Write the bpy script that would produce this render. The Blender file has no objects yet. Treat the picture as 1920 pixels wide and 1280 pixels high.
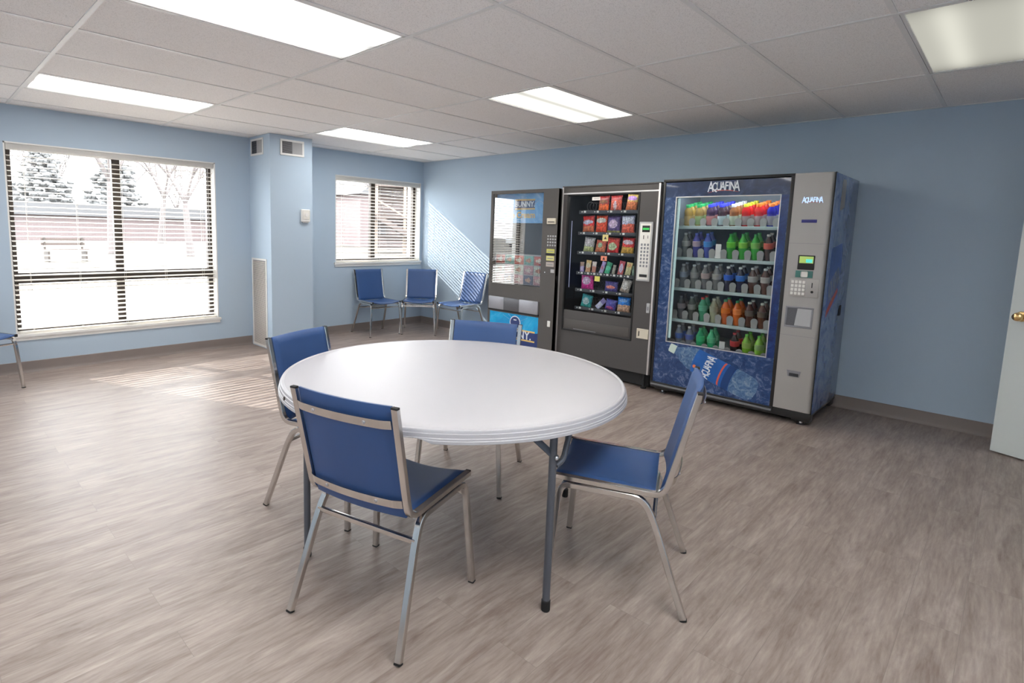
import bpy, bmesh, math, random
from mathutils import Vector, Matrix

# ------------------------------------------------------------------ camera, world, sun
S = bpy.context.scene
COL = S.collection
H = 2.354                                   # ceiling height
FPX = 1040.755                              # focal length in pixels of the 1920 wide frame
YAW, PITCH, ROLL = 0.780463178, -0.122085877, 0.025847097
cam_d = bpy.data.cameras.new('camera')
cam = bpy.data.objects.new('camera', cam_d)
COL.objects.link(cam)
cam_d.sensor_width = 36.0
cam_d.lens = FPX / 1920 * 36
cam_d.shift_x = (960 - 851.85) / 1920
cam_d.shift_y = (562.07 - 640) / 1920
cam_d.clip_start = 0.05
cam_d.clip_end = 400
fw = Vector((math.sin(YAW) * math.cos(PITCH), math.cos(YAW) * math.cos(PITCH), math.sin(PITCH)))
rt = fw.cross(Vector((0, 0, 1))).normalized()
up = rt.cross(fw)
r2 = rt * math.cos(ROLL) + up * math.sin(ROLL)
u2 = -rt * math.sin(ROLL) + up * math.cos(ROLL)
m = Matrix((r2, u2, -fw)).transposed().to_4x4()
m.translation = Vector((-5.44831, -6.20695, 1.36570))
cam.matrix_world = m
S.camera = cam

W = bpy.data.worlds.new('sky')
S.world = W
W.use_nodes = True
wn = W.node_tree.nodes
wn['Background'].inputs[0].default_value = (0.93, 0.965, 1.0, 1)
wn['Background'].inputs[1].default_value = 6.0

sun_d = bpy.data.lights.new('sun', 'SUN')
sun_d.energy = 5.0
sun_d.angle = math.radians(0.3)
sun_d.color = (1.0, 0.95, 0.88)
sun = bpy.data.objects.new('sun', sun_d)
COL.objects.link(sun)
sun.location = (-8, 15, 12)
SUN_DIR = Vector((0.4527, -1.0, -0.62)).normalized()
sun.rotation_euler = SUN_DIR.to_track_quat('-Z', 'Y').to_euler()

S.view_settings.view_transform = 'Standard'
S.view_settings.look = 'None'
S.view_settings.exposure = 0.97
S.view_settings.gamma = 1.0
S.view_settings.use_curve_mapping = False
try:
    S.cycles.max_bounces = 12
    S.cycles.diffuse_bounces = 6
    S.cycles.glossy_bounces = 4
    S.cycles.transparent_max_bounces = 24
    S.cycles.use_denoising = True
    S.cycles.sample_clamp_indirect = 6
except Exception:
    pass

R = math.radians
rnd = random.Random(7)


# ------------------------------------------------------------------ materials
def node_mat(name):
    mt = bpy.data.materials.new(name)
    mt.use_nodes = True
    nt = mt.node_tree
    b = nt.nodes['Principled BSDF']
    return mt, nt, b


def mat(name, col, rough=0.5, metal=0.0, spec=0.5, bump=0.0, bscale=200, var=0.0, vscale=8, emit=0.0, coat=0.0):
    mt, nt, b = node_mat(name)
    b.inputs['Base Color'].default_value = (*col, 1)
    b.inputs['Roughness'].default_value = rough
    b.inputs['Metallic'].default_value = metal
    b.inputs['Specular IOR Level'].default_value = spec
    if coat:
        b.inputs['Coat Weight'].default_value = coat
    tc = nt.nodes.new('ShaderNodeTexCoord')
    n = nt.nodes.new('ShaderNodeTexNoise')
    n.inputs['Scale'].default_value = vscale
    n.inputs['Detail'].default_value = 3
    nt.links.new(tc.outputs['Object'], n.inputs['Vector'])
    if var > 0:
        mr = nt.nodes.new('ShaderNodeMapRange')
        mr.inputs['To Min'].default_value = 1 - var
        mr.inputs['To Max'].default_value = 1 + var
        nt.links.new(n.outputs['Fac'], mr.inputs['Value'])
        mx = nt.nodes.new('ShaderNodeVectorMath')
        mx.operation = 'SCALE'
        mx.inputs[0].default_value = col
        nt.links.new(mr.outputs[0], mx.inputs['Scale'])
        nt.links.new(mx.outputs[0], b.inputs['Base Color'])
    if bump > 0:
        n2 = nt.nodes.new('ShaderNodeTexNoise')
        n2.inputs['Scale'].default_value = bscale
        n2.inputs['Detail'].default_value = 2
        nt.links.new(tc.outputs['Object'], n2.inputs['Vector'])
        bp = nt.nodes.new('ShaderNodeBump')
        bp.inputs['Strength'].default_value = bump
        bp.inputs['Distance'].default_value = 0.002
        nt.links.new(n2.outputs['Fac'], bp.inputs['Height'])
        nt.links.new(bp.outputs[0], b.inputs['Normal'])
    if emit > 0:
        b.inputs['Emission Color'].default_value = (*col, 1)
        b.inputs['Emission Strength'].default_value = emit
    return mt


def glass_mat(name, tint=(1, 1, 1), ior=1.5, rough=0.0, base=0.0):
    mt = bpy.data.materials.new(name)
    mt.use_nodes = True
    nt = mt.node_tree
    nt.nodes.clear()
    out = nt.nodes.new('ShaderNodeOutputMaterial')
    mix = nt.nodes.new('ShaderNodeMixShader')
    tr = nt.nodes.new('ShaderNodeBsdfTransparent')
    tr.inputs[0].default_value = (*tint, 1)
    gl = nt.nodes.new('ShaderNodeBsdfGlossy')
    gl.inputs['Roughness'].default_value = rough
    fr = nt.nodes.new('ShaderNodeFresnel')
    fr.inputs['IOR'].default_value = ior
    ad = nt.nodes.new('ShaderNodeMath')
    ad.operation = 'ADD'
    ad.use_clamp = True
    ad.inputs[1].default_value = base
    ge = nt.nodes.new('ShaderNodeNewGeometry')
    fb = nt.nodes.new('ShaderNodeMath')
    fb.operation = 'SUBTRACT'
    fb.inputs[0].default_value = 1.0
    nt.links.new(ge.outputs['Backfacing'], fb.inputs[1])
    mu = nt.nodes.new('ShaderNodeMath')
    mu.operation = 'MULTIPLY'
    nt.links.new(fr.outputs[0], ad.inputs[0])
    nt.links.new(ad.outputs[0], mu.inputs[0])
    nt.links.new(fb.outputs[0], mu.inputs[1])
    nt.links.new(mu.outputs[0], mix.inputs[0])
    nt.links.new(tr.outputs[0], mix.inputs[1])
    nt.links.new(gl.outputs[0], mix.inputs[2])
    nt.links.new(mix.outputs[0], out.inputs[0])
    return mt


def floor_mat():
    mt, nt, b = node_mat('vinyl_plank_floor')
    L = nt.links.new
    N = nt.nodes.new
    tc = N('ShaderNodeTexCoord')
    br = N('ShaderNodeTexBrick')
    br.offset = 0.37
    br.inputs['Scale'].default_value = 1
    br.inputs['Brick Width'].default_value = 1.22
    br.inputs['Row Height'].default_value = 0.155
    br.inputs['Mortar Size'].default_value = 0.0007
    br.inputs['Mortar Smooth'].default_value = 0.3
    br.inputs['Color1'].default_value = (0.0, 0.0, 0.0, 1)
    br.inputs['Color2'].default_value = (1, 1, 1, 1)
    br.inputs['Mortar'].default_value = (0.5, 0.5, 0.5, 1)
    L(tc.outputs['Object'], br.inputs['Vector'])
    # offset the grain of every plank
    off = N('ShaderNodeVectorMath')
    off.operation = 'SCALE'
    off.inputs['Scale'].default_value = 13.0
    L(br.outputs['Color'], off.inputs[0])
    add = N('ShaderNodeVectorMath')
    add.operation = 'ADD'
    L(tc.outputs['Object'], add.inputs[0])
    L(off.outputs[0], add.inputs[1])
    mp = N('ShaderNodeMapping')
    mp.inputs['Scale'].default_value = (1.5, 8.5, 1)
    L(add.outputs[0], mp.inputs[0])
    n1 = N('ShaderNodeTexNoise')
    n1.inputs['Scale'].default_value = 1.6
    n1.inputs['Detail'].default_value = 10
    n1.inputs['Roughness'].default_value = 0.70
    n1.inputs['Distortion'].default_value = 0.5
    L(mp.outputs[0], n1.inputs['Vector'])
    mp2 = N('ShaderNodeMapping')
    mp2.inputs['Scale'].default_value = (6, 62, 1)
    L(add.outputs[0], mp2.inputs[0])
    n2 = N('ShaderNodeTexNoise')
    n2.inputs['Scale'].default_value = 1.5
    n2.inputs['Detail'].default_value = 4
    L(mp2.outputs[0], n2.inputs['Vector'])
    a = N('ShaderNodeMath')
    a.operation = 'MULTIPLY_ADD'
    a.inputs[1].default_value = 0.40
    L(n2.outputs['Fac'], a.inputs[0])
    L(n1.outputs['Fac'], a.inputs[2])
    c = N('ShaderNodeMath')
    c.operation = 'MULTIPLY_ADD'
    c.inputs[1].default_value = 0.045
    L(br.outputs['Color'], c.inputs[0])
    L(a.outputs[0], c.inputs[2])
    cr = N('ShaderNodeValToRGB')
    e = cr.color_ramp.elements
    e[0].position = 0.47
    e[0].color = (0.180, 0.128, 0.109, 1)
    e[1].position = 1.0
    e[1].color = (0.480, 0.405, 0.365, 1)
    k = e.new(0.63)
    k.color = (0.268, 0.211, 0.184, 1)
    k = e.new(0.78)
    k.color = (0.352, 0.287, 0.254, 1)
    L(c.outputs[0], cr.inputs[0])
    mx = N('ShaderNodeMix')
    mx.data_type = 'RGBA'
    mx.inputs[7].default_value = (0.22, 0.18, 0.16, 1)
    L(br.outputs['Fac'], mx.inputs[0])
    L(cr.outputs[0], mx.inputs[6])
    L(mx.outputs[2], b.inputs['Base Color'])
    mr = N('ShaderNodeMapRange')
    mr.inputs['To Min'].default_value = 0.32
    mr.inputs['To Max'].default_value = 0.52
    L(n1.outputs['Fac'], mr.inputs['Value'])
    L(mr.outputs[0], b.inputs['Roughness'])
    b.inputs['Specular IOR Level'].default_value = 0.5
    bp = N('ShaderNodeBump')
    bp.inputs['Strength'].default_value = 0.12
    bp.inputs['Distance'].default_value = 0.002
    L(n2.outputs['Fac'], bp.inputs['Height'])
    L(bp.outputs[0], b.inputs['Normal'])
    return mt


def tile_mat():
    mt, nt, b = node_mat('ceiling_tile')
    L = nt.links.new
    N = nt.nodes.new
    tc = N('ShaderNodeTexCoord')
    n = N('ShaderNodeTexNoise')
    n.inputs['Scale'].default_value = 260
    n.inputs['Detail'].default_value = 2
    L(tc.outputs['Object'], n.inputs['Vector'])
    cr = N('ShaderNodeValToRGB')
    cr.color_ramp.elements[0].position = 0.30
    cr.color_ramp.elements[0].color = (0.66, 0.64, 0.625, 1)
    cr.color_ramp.elements[1].position = 0.46
    cr.color_ramp.elements[1].color = (0.93, 0.905, 0.89, 1)
    L(n.outputs['Fac'], cr.inputs[0])
    L(cr.outputs[0], b.inputs['Base Color'])
    b.inputs['Roughness'].default_value = 0.9
    b.inputs['Specular IOR Level'].default_value = 0.1
    return mt


def diffuser_mat(name, strength, warm, edge, base=0.5):
    """ceiling light lens: two tubes run behind it along x"""
    mt = bpy.data.materials.new(name)
    mt.use_nodes = True
    nt = mt.node_tree
    nt.nodes.clear()
    L = nt.links.new
    N = nt.nodes.new
    out = N('ShaderNodeOutputMaterial')
    em = N('ShaderNodeEmission')
    tc = N('ShaderNodeTexCoord')
    sx = N('ShaderNodeSeparateXYZ')
    L(tc.outputs['Object'], sx.inputs[0])

    def mth(op, a, bb=None):
        q = N('ShaderNodeMath')
        q.operation = op
        if isinstance(a, (int, float)):
            q.inputs[0].default_value = a
        else:
            L(a, q.inputs[0])
        if bb is not None:
            if isinstance(bb, (int, float)):
                q.inputs[1].default_value = bb
            else:
                L(bb, q.inputs[1])
        return q.outputs[0]
    ay = mth('ABSOLUTE', sx.outputs['Y'])
    d = mth('SUBTRACT', ay, 0.15)
    g = mth('EXPONENT', mth('MULTIPLY', mth('MULTIPLY', d, d), -300.0))
    ax = mth('ABSOLUTE', sx.outputs['X'])
    ex = mth('SUBTRACT', 1.0, mth('MULTIPLY', mth('POWER', mth('DIVIDE', ax, 0.6), 6.0), edge))
    s = mth('ADD', mth('MULTIPLY', g, strength), base)
    st = mth('MULTIPLY', s, ex)
    em.inputs[0].default_value = (*warm, 1)
    L(st, em.inputs[1])
    L(em.outputs[0], out.inputs[0])
    return mt


def ice_mat(name, deep=(0.006, 0.03, 0.13), mid=(0.03, 0.11, 0.33), pale=(0.30, 0.42, 0.66), scale=9, lo=0.52, hi=0.72, coat=0.3):
    mt, nt, b = node_mat(name)
    L = nt.links.new
    N = nt.nodes.new
    tc = N('ShaderNodeTexCoord')
    n = N('ShaderNodeTexNoise')
    n.inputs['Scale'].default_value = scale
    n.inputs['Detail'].default_value = 9
    n.inputs['Roughness'].default_value = 0.72
    n.inputs['Distortion'].default_value = 1.3
    L(tc.outputs['Object'], n.inputs['Vector'])
    cr = N('ShaderNodeValToRGB')
    e = cr.color_ramp.elements
    e[0].position = 0.36
    e[0].color = (*deep, 1)
    e[1].position = hi
    e[1].color = (*pale, 1)
    k = e.new(lo)
    k.color = (*mid, 1)
    L(n.outputs['Fac'], cr.inputs[0])
    L(cr.outputs[0], b.inputs['Base Color'])
    b.inputs['Roughness'].default_value = 0.25
    b.inputs['Coat Weight'].default_value = coat
    return mt


def pack_mat(name, top, bot, blob, bz=0.15, br=(0.35, 0.2), split=0.0, noise=0.12, blob2=None):
    """printed foil bag: local x in [-1,1]*w/2, z in [-1,1]*h/2 through Generated coords"""
    mt, nt, b = node_mat(name)
    L = nt.links.new
    N = nt.nodes.new
    tc = N('ShaderNodeTexCoord')
    n = N('ShaderNodeTexNoise')
    n.inputs['Scale'].default_value = 6
    n.inputs['Detail'].default_value = 3
    L(tc.outputs['Generated'], n.inputs['Vector'])
    nd = N('ShaderNodeVectorMath')
    nd.operation = 'SCALE'
    nd.inputs['Scale'].default_value = noise
    L(n.outputs['Color'], nd.inputs[0])
    ad = N('ShaderNodeVectorMath')
    ad.operation = 'ADD'
    L(tc.outputs['Generated'], ad.inputs[0])
    L(nd.outputs[0], ad.inputs[1])
    mp = N('ShaderNodeMapping')
    mp.inputs['Location'].default_value = (-0.5 - noise / 2, -0.5, -0.5 - noise / 2)
    L(ad.outputs[0], mp.inputs[0])
    sx = N('ShaderNodeSeparateXYZ')
    L(mp.outputs[0], sx.inputs[0])

    def mth(op, a, bb=None):
        q = N('ShaderNodeMath')
        q.operation = op
        if isinstance(a, (int, float)):
            q.inputs[0].default_value = a
        else:
            L(a, q.inputs[0])
        if bb is not None:
            if isinstance(bb, (int, float)):
                q.inputs[1].default_value = bb
            else:
                L(bb, q.inputs[1])
        return q.outputs[0]

    def mixc(f, A, B):
        q = N('ShaderNodeMix')
        q.data_type = 'RGBA'
        L(f, q.inputs[0])
        for i, v in ((6, A), (7, B)):
            if isinstance(v, tuple):
                q.inputs[i].default_value = (*v, 1)
            else:
                L(v, q.inputs[i])
        return q.outputs[2]
    f1 = mth('GREATER_THAN', sx.outputs['Z'], split)
    c1 = mixc(f1, bot, top)
    ex = mth('DIVIDE', sx.outputs['X'], br[0])
    ez = mth('DIVIDE', mth('SUBTRACT', sx.outputs['Z'], bz), br[1])
    rr = mth('ADD', mth('MULTIPLY', ex, ex), mth('MULTIPLY', ez, ez))
    f2 = mth('LESS_THAN', rr, 1.0)
    c2 = mixc(f2, c1, blob)
    if blob2:
        f3 = mth('LESS_THAN', rr, 0.3)
        c2 = mixc(f3, c2, blob2)
    n3 = N('ShaderNodeTexNoise')
    n3.inputs['Scale'].default_value = 11
    n3.inputs['Detail'].default_value = 4
    L(tc.outputs['Generated'], n3.inputs['Vector'])
    m3 = N('ShaderNodeMapRange')
    m3.inputs['From Min'].default_value = 0.35
    m3.inputs['From Max'].default_value = 0.65
    m3.inputs['To Min'].default_value = 0.45
    m3.inputs['To Max'].default_value = 1.45
    L(n3.outputs['Fac'], m3.inputs['Value'])
    v3 = N('ShaderNodeVectorMath')
    v3.operation = 'SCALE'
    L(c2, v3.inputs[0])
    L(m3.outputs[0], v3.inputs['Scale'])
    L(v3.outputs[0], b.inputs['Base Color'])
    b.inputs['Roughness'].default_value = 0.3
    return mt


def grass_mat(name, a, c, scale=3):
    mt, nt, b = node_mat(name)
    tc = nt.nodes.new('ShaderNodeTexCoord')
    n = nt.nodes.new('ShaderNodeTexNoise')
    n.inputs['Scale'].default_value = scale
    n.inputs['Detail'].default_value = 6
    nt.links.new(tc.outputs['Object'], n.inputs['Vector'])
    cr = nt.nodes.new('ShaderNodeValToRGB')
    cr.color_ramp.elements[0].position = 0.35
    cr.color_ramp.elements[0].color = (*a, 1)
    cr.color_ramp.elements[1].position = 0.65
    cr.color_ramp.elements[1].color = (*c, 1)
    nt.links.new(n.outputs['Fac'], cr.inputs[0])
    nt.links.new(cr.outputs[0], b.inputs['Base Color'])
    b.inputs['Roughness'].default_value = 0.9
    return mt


def brick_mat(name, a, c, mo, s=1.0):
    mt, nt, b = node_mat(name)
    tc = nt.nodes.new('ShaderNodeTexCoord')
    mp = nt.nodes.new('ShaderNodeMapping')
    mp.inputs['Rotation'].default_value = (R(90), 0, 0)
    br = nt.nodes.new('ShaderNodeTexBrick')
    br.inputs['Scale'].default_value = s
    br.inputs['Brick Width'].default_value = 0.4
    br.inputs['Row Height'].default_value = 0.14
    br.inputs['Mortar Size'].default_value = 0.015
    br.inputs['Color1'].default_value = (*a, 1)
    br.inputs['Color2'].default_value = (*c, 1)
    br.inputs['Mortar'].default_value = (*mo, 1)
    nt.links.new(tc.outputs['Object'], mp.inputs[0])
    nt.links.new(mp.outputs[0], br.inputs['Vector'])
    nt.links.new(br.outputs['Color'], b.inputs['Base Color'])
    b.inputs['Roughness'].default_value = 0.9
    return mt


WALLC = (0.455, 0.558, 0.668)
M = dict(
    wall=mat('blue_wall_paint', WALLC, 0.75, spec=0.25, bump=0.15, bscale=350),
    base=mat('taupe_cove_base', (0.235, 0.195, 0.180), 0.45, var=0.05),
    white=mat('white_trim_paint', (0.80, 0.79, 0.77), 0.4),
    floor=floor_mat(), tile=tile_mat(),
    grid=mat('ceiling_grid_metal', (0.80, 0.79, 0.775), 0.5),
    bronze=mat('dark_bronze_aluminium', (0.055, 0.043, 0.036), 0.4, 0.3),
    pane=glass_mat('window_glass', (0.97, 0.98, 0.98), 1.35),
    chrome=mat('chrome_tube', (0.66, 0.64, 0.62), 0.16, 1.0),
    vinyl=mat('blue_vinyl', (0.032, 0.086, 0.240), 0.42, spec=0.5, bump=0.35, bscale=900, var=0.08),
    rubber=mat('black_rubber', (0.012, 0.012, 0.013), 0.7),
    plastic=mat('white_table_plastic', (0.50, 0.49, 0.52), 0.36, bump=0.25, bscale=700),
    tleg=mat('grey_powder_coat', (0.115, 0.125, 0.150), 0.38, 0.3),
    steel=mat('zinc_bolt', (0.62, 0.62, 0.66), 0.3, 1.0),
    door=mat('door_paint', (0.66, 0.70, 0.685), 0.5),
    brass=mat('brass_knob', (0.75, 0.50, 0.22), 0.2, 1.0),
    black=mat('black_powder_coat', (0.016, 0.015, 0.015), 0.38, bump=0.2, bscale=500),
    char=mat('charcoal_textured_panel', (0.062, 0.056, 0.055), 0.5, bump=0.6, bscale=450, var=0.12, vscale=300),
    char2=mat('brown_grey_textured_panel', (0.078, 0.070, 0.066), 0.5, bump=0.6, bscale=450, var=0.12, vscale=300),
    dark=mat('dark_interior', (0.020, 0.021, 0.026), 0.6),
    silver=mat('anodised_trim', (0.62, 0.60, 0.60), 0.35, 0.6),
    champ=mat('champagne_panel', (0.395, 0.375, 0.355), 0.42, 0.35, bump=0.15, bscale=600, var=0.05, vscale=250),
    beige=mat('beige_plastic', (0.62, 0.56, 0.46), 0.5),
    lgrey=mat('light_grey_plastic', (0.42, 0.42, 0.43), 0.5),
    mgrey=mat('mid_grey_metal', (0.25, 0.25, 0.27), 0.4, 0.5, var=0.15, vscale=120),
    dgrey=mat('brushed_dark_metal', (0.13, 0.13, 0.14), 0.4, 0.5, var=0.2, vscale=160),
    ltrim=mat('pale_key', (0.74, 0.72, 0.68), 0.5),
    shelf=mat('frosted_shelf', (0.50, 0.60, 0.58), 0.35),
    guide=mat('grey_bottle_guide', (0.30, 0.295, 0.28), 0.5),
    liner=mat('cooler_liner', (0.30, 0.33, 0.38), 0.5),
    vglass=glass_mat('vending_glass', (0.90, 0.92, 0.93), 1.45, base=0.0),
    rglass=glass_mat('reflective_vending_glass', (0.92, 0.94, 0.95), 1.5, base=0.18),
    ice=ice_mat('ice_water_graphic', (0.008, 0.026, 0.095), (0.018, 0.055, 0.17), (0.24, 0.31, 0.46), 16, 0.52, 0.76),
    iceside=ice_mat('ice_water_side_graphic', (0.08, 0.13, 0.31), (0.16, 0.24, 0.46), (0.36, 0.43, 0.60), 5, 0.5, 0.8),
    icehead=ice_mat('deep_blue_header', (0.012, 0.024, 0.070), (0.018, 0.038, 0.105), (0.12, 0.17, 0.28), 6, 0.55, 0.85),
    wtext=mat('white_print', (0.72, 0.78, 0.84), 0.4),
    rtext=mat('red_print', (0.62, 0.10, 0.06), 0.4),
    gold=mat('gold_print', (0.75, 0.50, 0.16), 0.4),
    navy=mat('navy_print', (0.012, 0.035, 0.16), 0.35),
    lit=mat('lit_logo', (0.50, 0.66, 0.92), 0.4, emit=0.45),
    lcd=mat('green_display', (0.04, 0.42, 0.08), 0.3, emit=0.35),
    tubelight=mat('cooler_light', (0.42, 0.56, 0.54), 0.4, emit=0.35),
    toplight=mat('cooler_top_light', (0.92, 1.0, 0.98), 0.4, emit=14.0),
    screenart=pack_mat('price_screen', (0.45, 0.50, 0.10), (0.02, 0.06, 0.03), (0.05, 0.5, 0.45), 0.2, (0.25, 0.2), 0.1),
    concrete=grass_mat('pale_concrete', (0.40, 0.38, 0.36), (0.46, 0.44, 0.42), 1.5),
    asphalt=grass_mat('grey_asphalt', (0.062, 0.055, 0.057), (0.075, 0.067, 0.069), 2),
    straw=grass_mat('straw_grass', (0.046, 0.039, 0.030), (0.062, 0.054, 0.043), 1.2),
    brick=brick_mat('pink_brown_brick', (0.160, 0.120, 0.118), (0.172, 0.132, 0.128), (0.185, 0.160, 0.155)),
    roof=mat('grey_shingle', (0.12, 0.118, 0.12), 0.9, var=0.2, vscale=30),
    bark=mat('grey_bark', (0.15, 0.13, 0.125), 0.9, var=0.2),
    wood=mat('brown_stained_wood', (0.085, 0.062, 0.053), 0.7, var=0.2, vscale=20),
    pwood=mat('pale_wood_post', (0.20, 0.155, 0.12), 0.7, var=0.1),
    carp=mat('white_car_paint', (0.72, 0.73, 0.75), 0.2, coat=0.5),
    carg=mat('car_window', (0.02, 0.025, 0.03), 0.08),
    tyre=mat('tyre', (0.02, 0.02, 0.02), 0.8),
    hedge=grass_mat('evergreen', (0.15, 0.152, 0.15), (0.20, 0.198, 0.195), 4),
)


def slat_mat():
    mt, nt, b = node_mat('white_blind_slat')
    b.inputs['Base Color'].default_value = (0.86, 0.84, 0.81, 1)
    b.inputs['Roughness'].default_value = 0.45
    tl_ = nt.nodes.new('ShaderNodeBsdfTranslucent')
    tl_.inputs[0].default_value = (0.90, 0.87, 0.82, 1)
    mx = nt.nodes.new('ShaderNodeMixShader')
    mx.inputs[0].default_value = 0.38
    nt.links.new(b.outputs[0], mx.inputs[1])
    nt.links.new(tl_.outputs[0], mx.inputs[2])
    nt.links.new(mx.outputs[0], nt.nodes['Material Output'].inputs[0])
    return mt


M['blind'] = slat_mat()


# ------------------------------------------------------------------ mesh helpers
def rsq(hw, hh=None, c=0.22):
    hh = hh or hw
    a, b = hw * (1 - c), hh * (1 - c)
    return [(hw, -b), (hw, b), (a, hh), (-a, hh), (-hw, b), (-hw, -b), (-a, -hh), (a, -hh)]


def circ(r, n=12):
    return [(r * math.cos(2 * math.pi * i / n), r * math.sin(2 * math.pi * i / n)) for i in range(n)]


def fillet(pts, rad, n=5):
    """round the inner corners of a polyline"""
    out = [Vector(pts[0])]
    for i in range(1, len(pts) - 1):
        p0, p1, p2 = Vector(pts[i - 1]), Vector(pts[i]), Vector(pts[i + 1])
        a, b = (p0 - p1), (p2 - p1)
        rr = min(rad, a.length * 0.48, b.length * 0.48)
        A, B = p1 + a.normalized() * rr, p1 + b.normalized() * rr
        for k in range(n + 1):
            t = k / n
            out.append(A * (1 - t) ** 2 + p1 * 2 * t * (1 - t) + B * t * t)
    out.append(Vector(pts[-1]))
    return out


_p = 0.8507
_q = 0.5257
ICO_V = [(-_q, _p, 0), (_q, _p, 0), (-_q, -_p, 0), (_q, -_p, 0), (0, -_q, _p), (0, _q, _p), (0, -_q, -_p), (0, _q, -_p), (_p, 0, -_q), (_p, 0, _q), (-_p, 0, -_q), (-_p, 0, _q)]
ICO_F = [(0, 11, 5), (0, 5, 1), (0, 1, 7), (0, 7, 10), (0, 10, 11), (1, 5, 9), (5, 11, 4), (11, 10, 2), (10, 7, 6), (7, 1, 8),
         (3, 9, 4), (3, 4, 2), (3, 2, 6), (3, 6, 8), (3, 8, 9), (4, 9, 5), (2, 4, 11), (6, 2, 10), (8, 6, 7), (9, 8, 1)]


class MB:
    def __init__(self):
        self.bm = bmesh.new()

    def box(self, x0, x1, y0, y1, z0, z1, bevel=0.0, seg=2, mtx=None):
        r = bmesh.ops.create_cube(self.bm, size=1.0)
        vs = r['verts']
        for v in vs:
            v.co = Vector(((x0 + x1) / 2 + v.co.x * (x1 - x0), (y0 + y1) / 2 + v.co.y * (y1 - y0), (z0 + z1) / 2 + v.co.z * (z1 - z0)))
        if mtx is not None:
            for v in vs:
                v.co = mtx @ v.co
        if bevel > 0:
            es = list({e for v in vs for e in v.link_edges})
            bmesh.ops.bevel(self.bm, geom=es, offset=bevel, segments=seg, affect='EDGES', profile=0.6)
        return self

    def sweep(self, pts, sec, normal=(0, 0, 1), caps=True, closed=False):
        pts = [Vector(p) for p in pts]
        n = len(pts)
        N = Vector(normal)
        rings = []
        for i in range(n):
            if closed:
                T = (pts[(i + 1) % n] - pts[i - 1]).normalized()
            else:
                T = (pts[min(i + 1, n - 1)] - pts[max(i - 1, 0)]).normalized()
            N = (N - T * N.dot(T))
            if N.length < 1e-6:
                N = T.orthogonal()
            N.normalize()
            B = T.cross(N)
            sc = sec[i] if isinstance(sec[0], list) else sec
            rings.append([self.bm.verts.new(pts[i] + N * a + B * b) for a, b in sc])
        k = len(rings[0])
        for i in range(n if closed else n - 1):
            A, Bq = rings[i], rings[(i + 1) % n]
            for j in range(k):
                self.bm.faces.new((A[j], A[(j + 1) % k], Bq[(j + 1) % k], Bq[j]))
        if caps and not closed:
            self.bm.faces.new(rings[0][::-1])
            self.bm.faces.new(rings[-1])
        return self

    def tube(self, pts, r, n=10):
        return self.sweep(pts, circ(r, n), (0.13, 0.31, 1))

    def taper(self, p0, p1, ra, rb, n=6):
        return self.sweep([p0, p1], [circ(ra, n), circ(rb, n)], (0.13, 0.31, 1))

    def lathe(self, prof, n=24, c=(0, 0, 0), axis='z', fn=None):
        rings = []
        for r, z in prof:
            ring = []
            if r < 1e-6:
                v = self.bm.verts.new(self._ax(0, 0, z, c, axis))
                ring = [v]
            else:
                for i in range(n):
                    a = 2 * math.pi * i / n
                    zz = fn(a, r, z) if fn else z
                    ring.append(self.bm.verts.new(self._ax(r * math.cos(a), r * math.sin(a), zz, c, axis)))
            rings.append(ring)
        for A, B in zip(rings, rings[1:]):
            if len(A) == 1 and len(B) == 1:
                continue
            for j in range(n):
                q = (j + 1) % n
                if len(A) == 1:
                    self.bm.faces.new((A[0], B[q], B[j]))
                elif len(B) == 1:
                    self.bm.faces.new((A[j], A[q], B[0]))
                else:
                    self.bm.faces.new((A[j], A[q], B[q], B[j]))
        return self

    @staticmethod
    def _ax(x, y, z, c, axis):
        if axis == 'z':
            v = (x, y, z)
        elif axis == 'y':
            v = (x, z, y)
        else:
            v = (z, x, y)
        return Vector(v) + Vector(c)

    def prism(self, outline, y0, y1, plane='xz'):
        """extrude a 2D outline"""
        def P(a, b, y):
            return Vector((a, y, b)) if plane == 'xz' else (Vector((a, b, y)) if plane == 'xy' else Vector((y, a, b)))
        A = [self.bm.verts.new(P(a, b, y0)) for a, b in outline]
        B = [self.bm.verts.new(P(a, b, y1)) for a, b in outline]
        k = len(outline)
        self.bm.faces.new(A)
        self.bm.faces.new(B[::-1])
        for j in range(k):
            self.bm.faces.new((A[j], B[j], B[(j + 1) % k], A[(j + 1) % k]))
        return self

    def grid(self, f, nu, nv, thick=None):
        """surface f(u,v)->point for u,v in 0..1; a closed slab if thick(u,v)->offset vector is given"""
        A = [[self.bm.verts.new(Vector(f(i / nu, j / nv))) for j in range(nv + 1)] for i in range(nu + 1)]
        for i in range(nu):
            for j in range(nv):
                self.bm.faces.new((A[i][j], A[i + 1][j], A[i + 1][j + 1], A[i][j + 1]))
        if thick:
            B = [[self.bm.verts.new(A[i][j].co + Vector(thick(i / nu, j / nv))) for j in range(nv + 1)] for i in range(nu + 1)]
            for i in range(nu):
                for j in range(nv):
                    self.bm.faces.new((B[i][j], B[i][j + 1], B[i + 1][j + 1], B[i + 1][j]))
            for i in range(nu):
                for q in (0, nv):
                    self.bm.faces.new((A[i][q], A[i + 1][q], B[i + 1][q], B[i][q]))
            for j in range(nv):
                for q in (0, nu):
                    self.bm.faces.new((A[q][j], A[q][j + 1], B[q][j + 1], B[q][j]))
        return self

    def clump(self, c, r, s=(1, 1, 1)):
        """low 12 point ball, cheap enough for foliage"""
        c = Vector(c)
        vs = [self.bm.verts.new(c + Vector((x * r * s[0], y * r * s[1], z * r * s[2]))) for x, y, z in ICO_V]
        for a, b, d in ICO_F:
            self.bm.faces.new((vs[a], vs[b], vs[d]))
        return self

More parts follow.
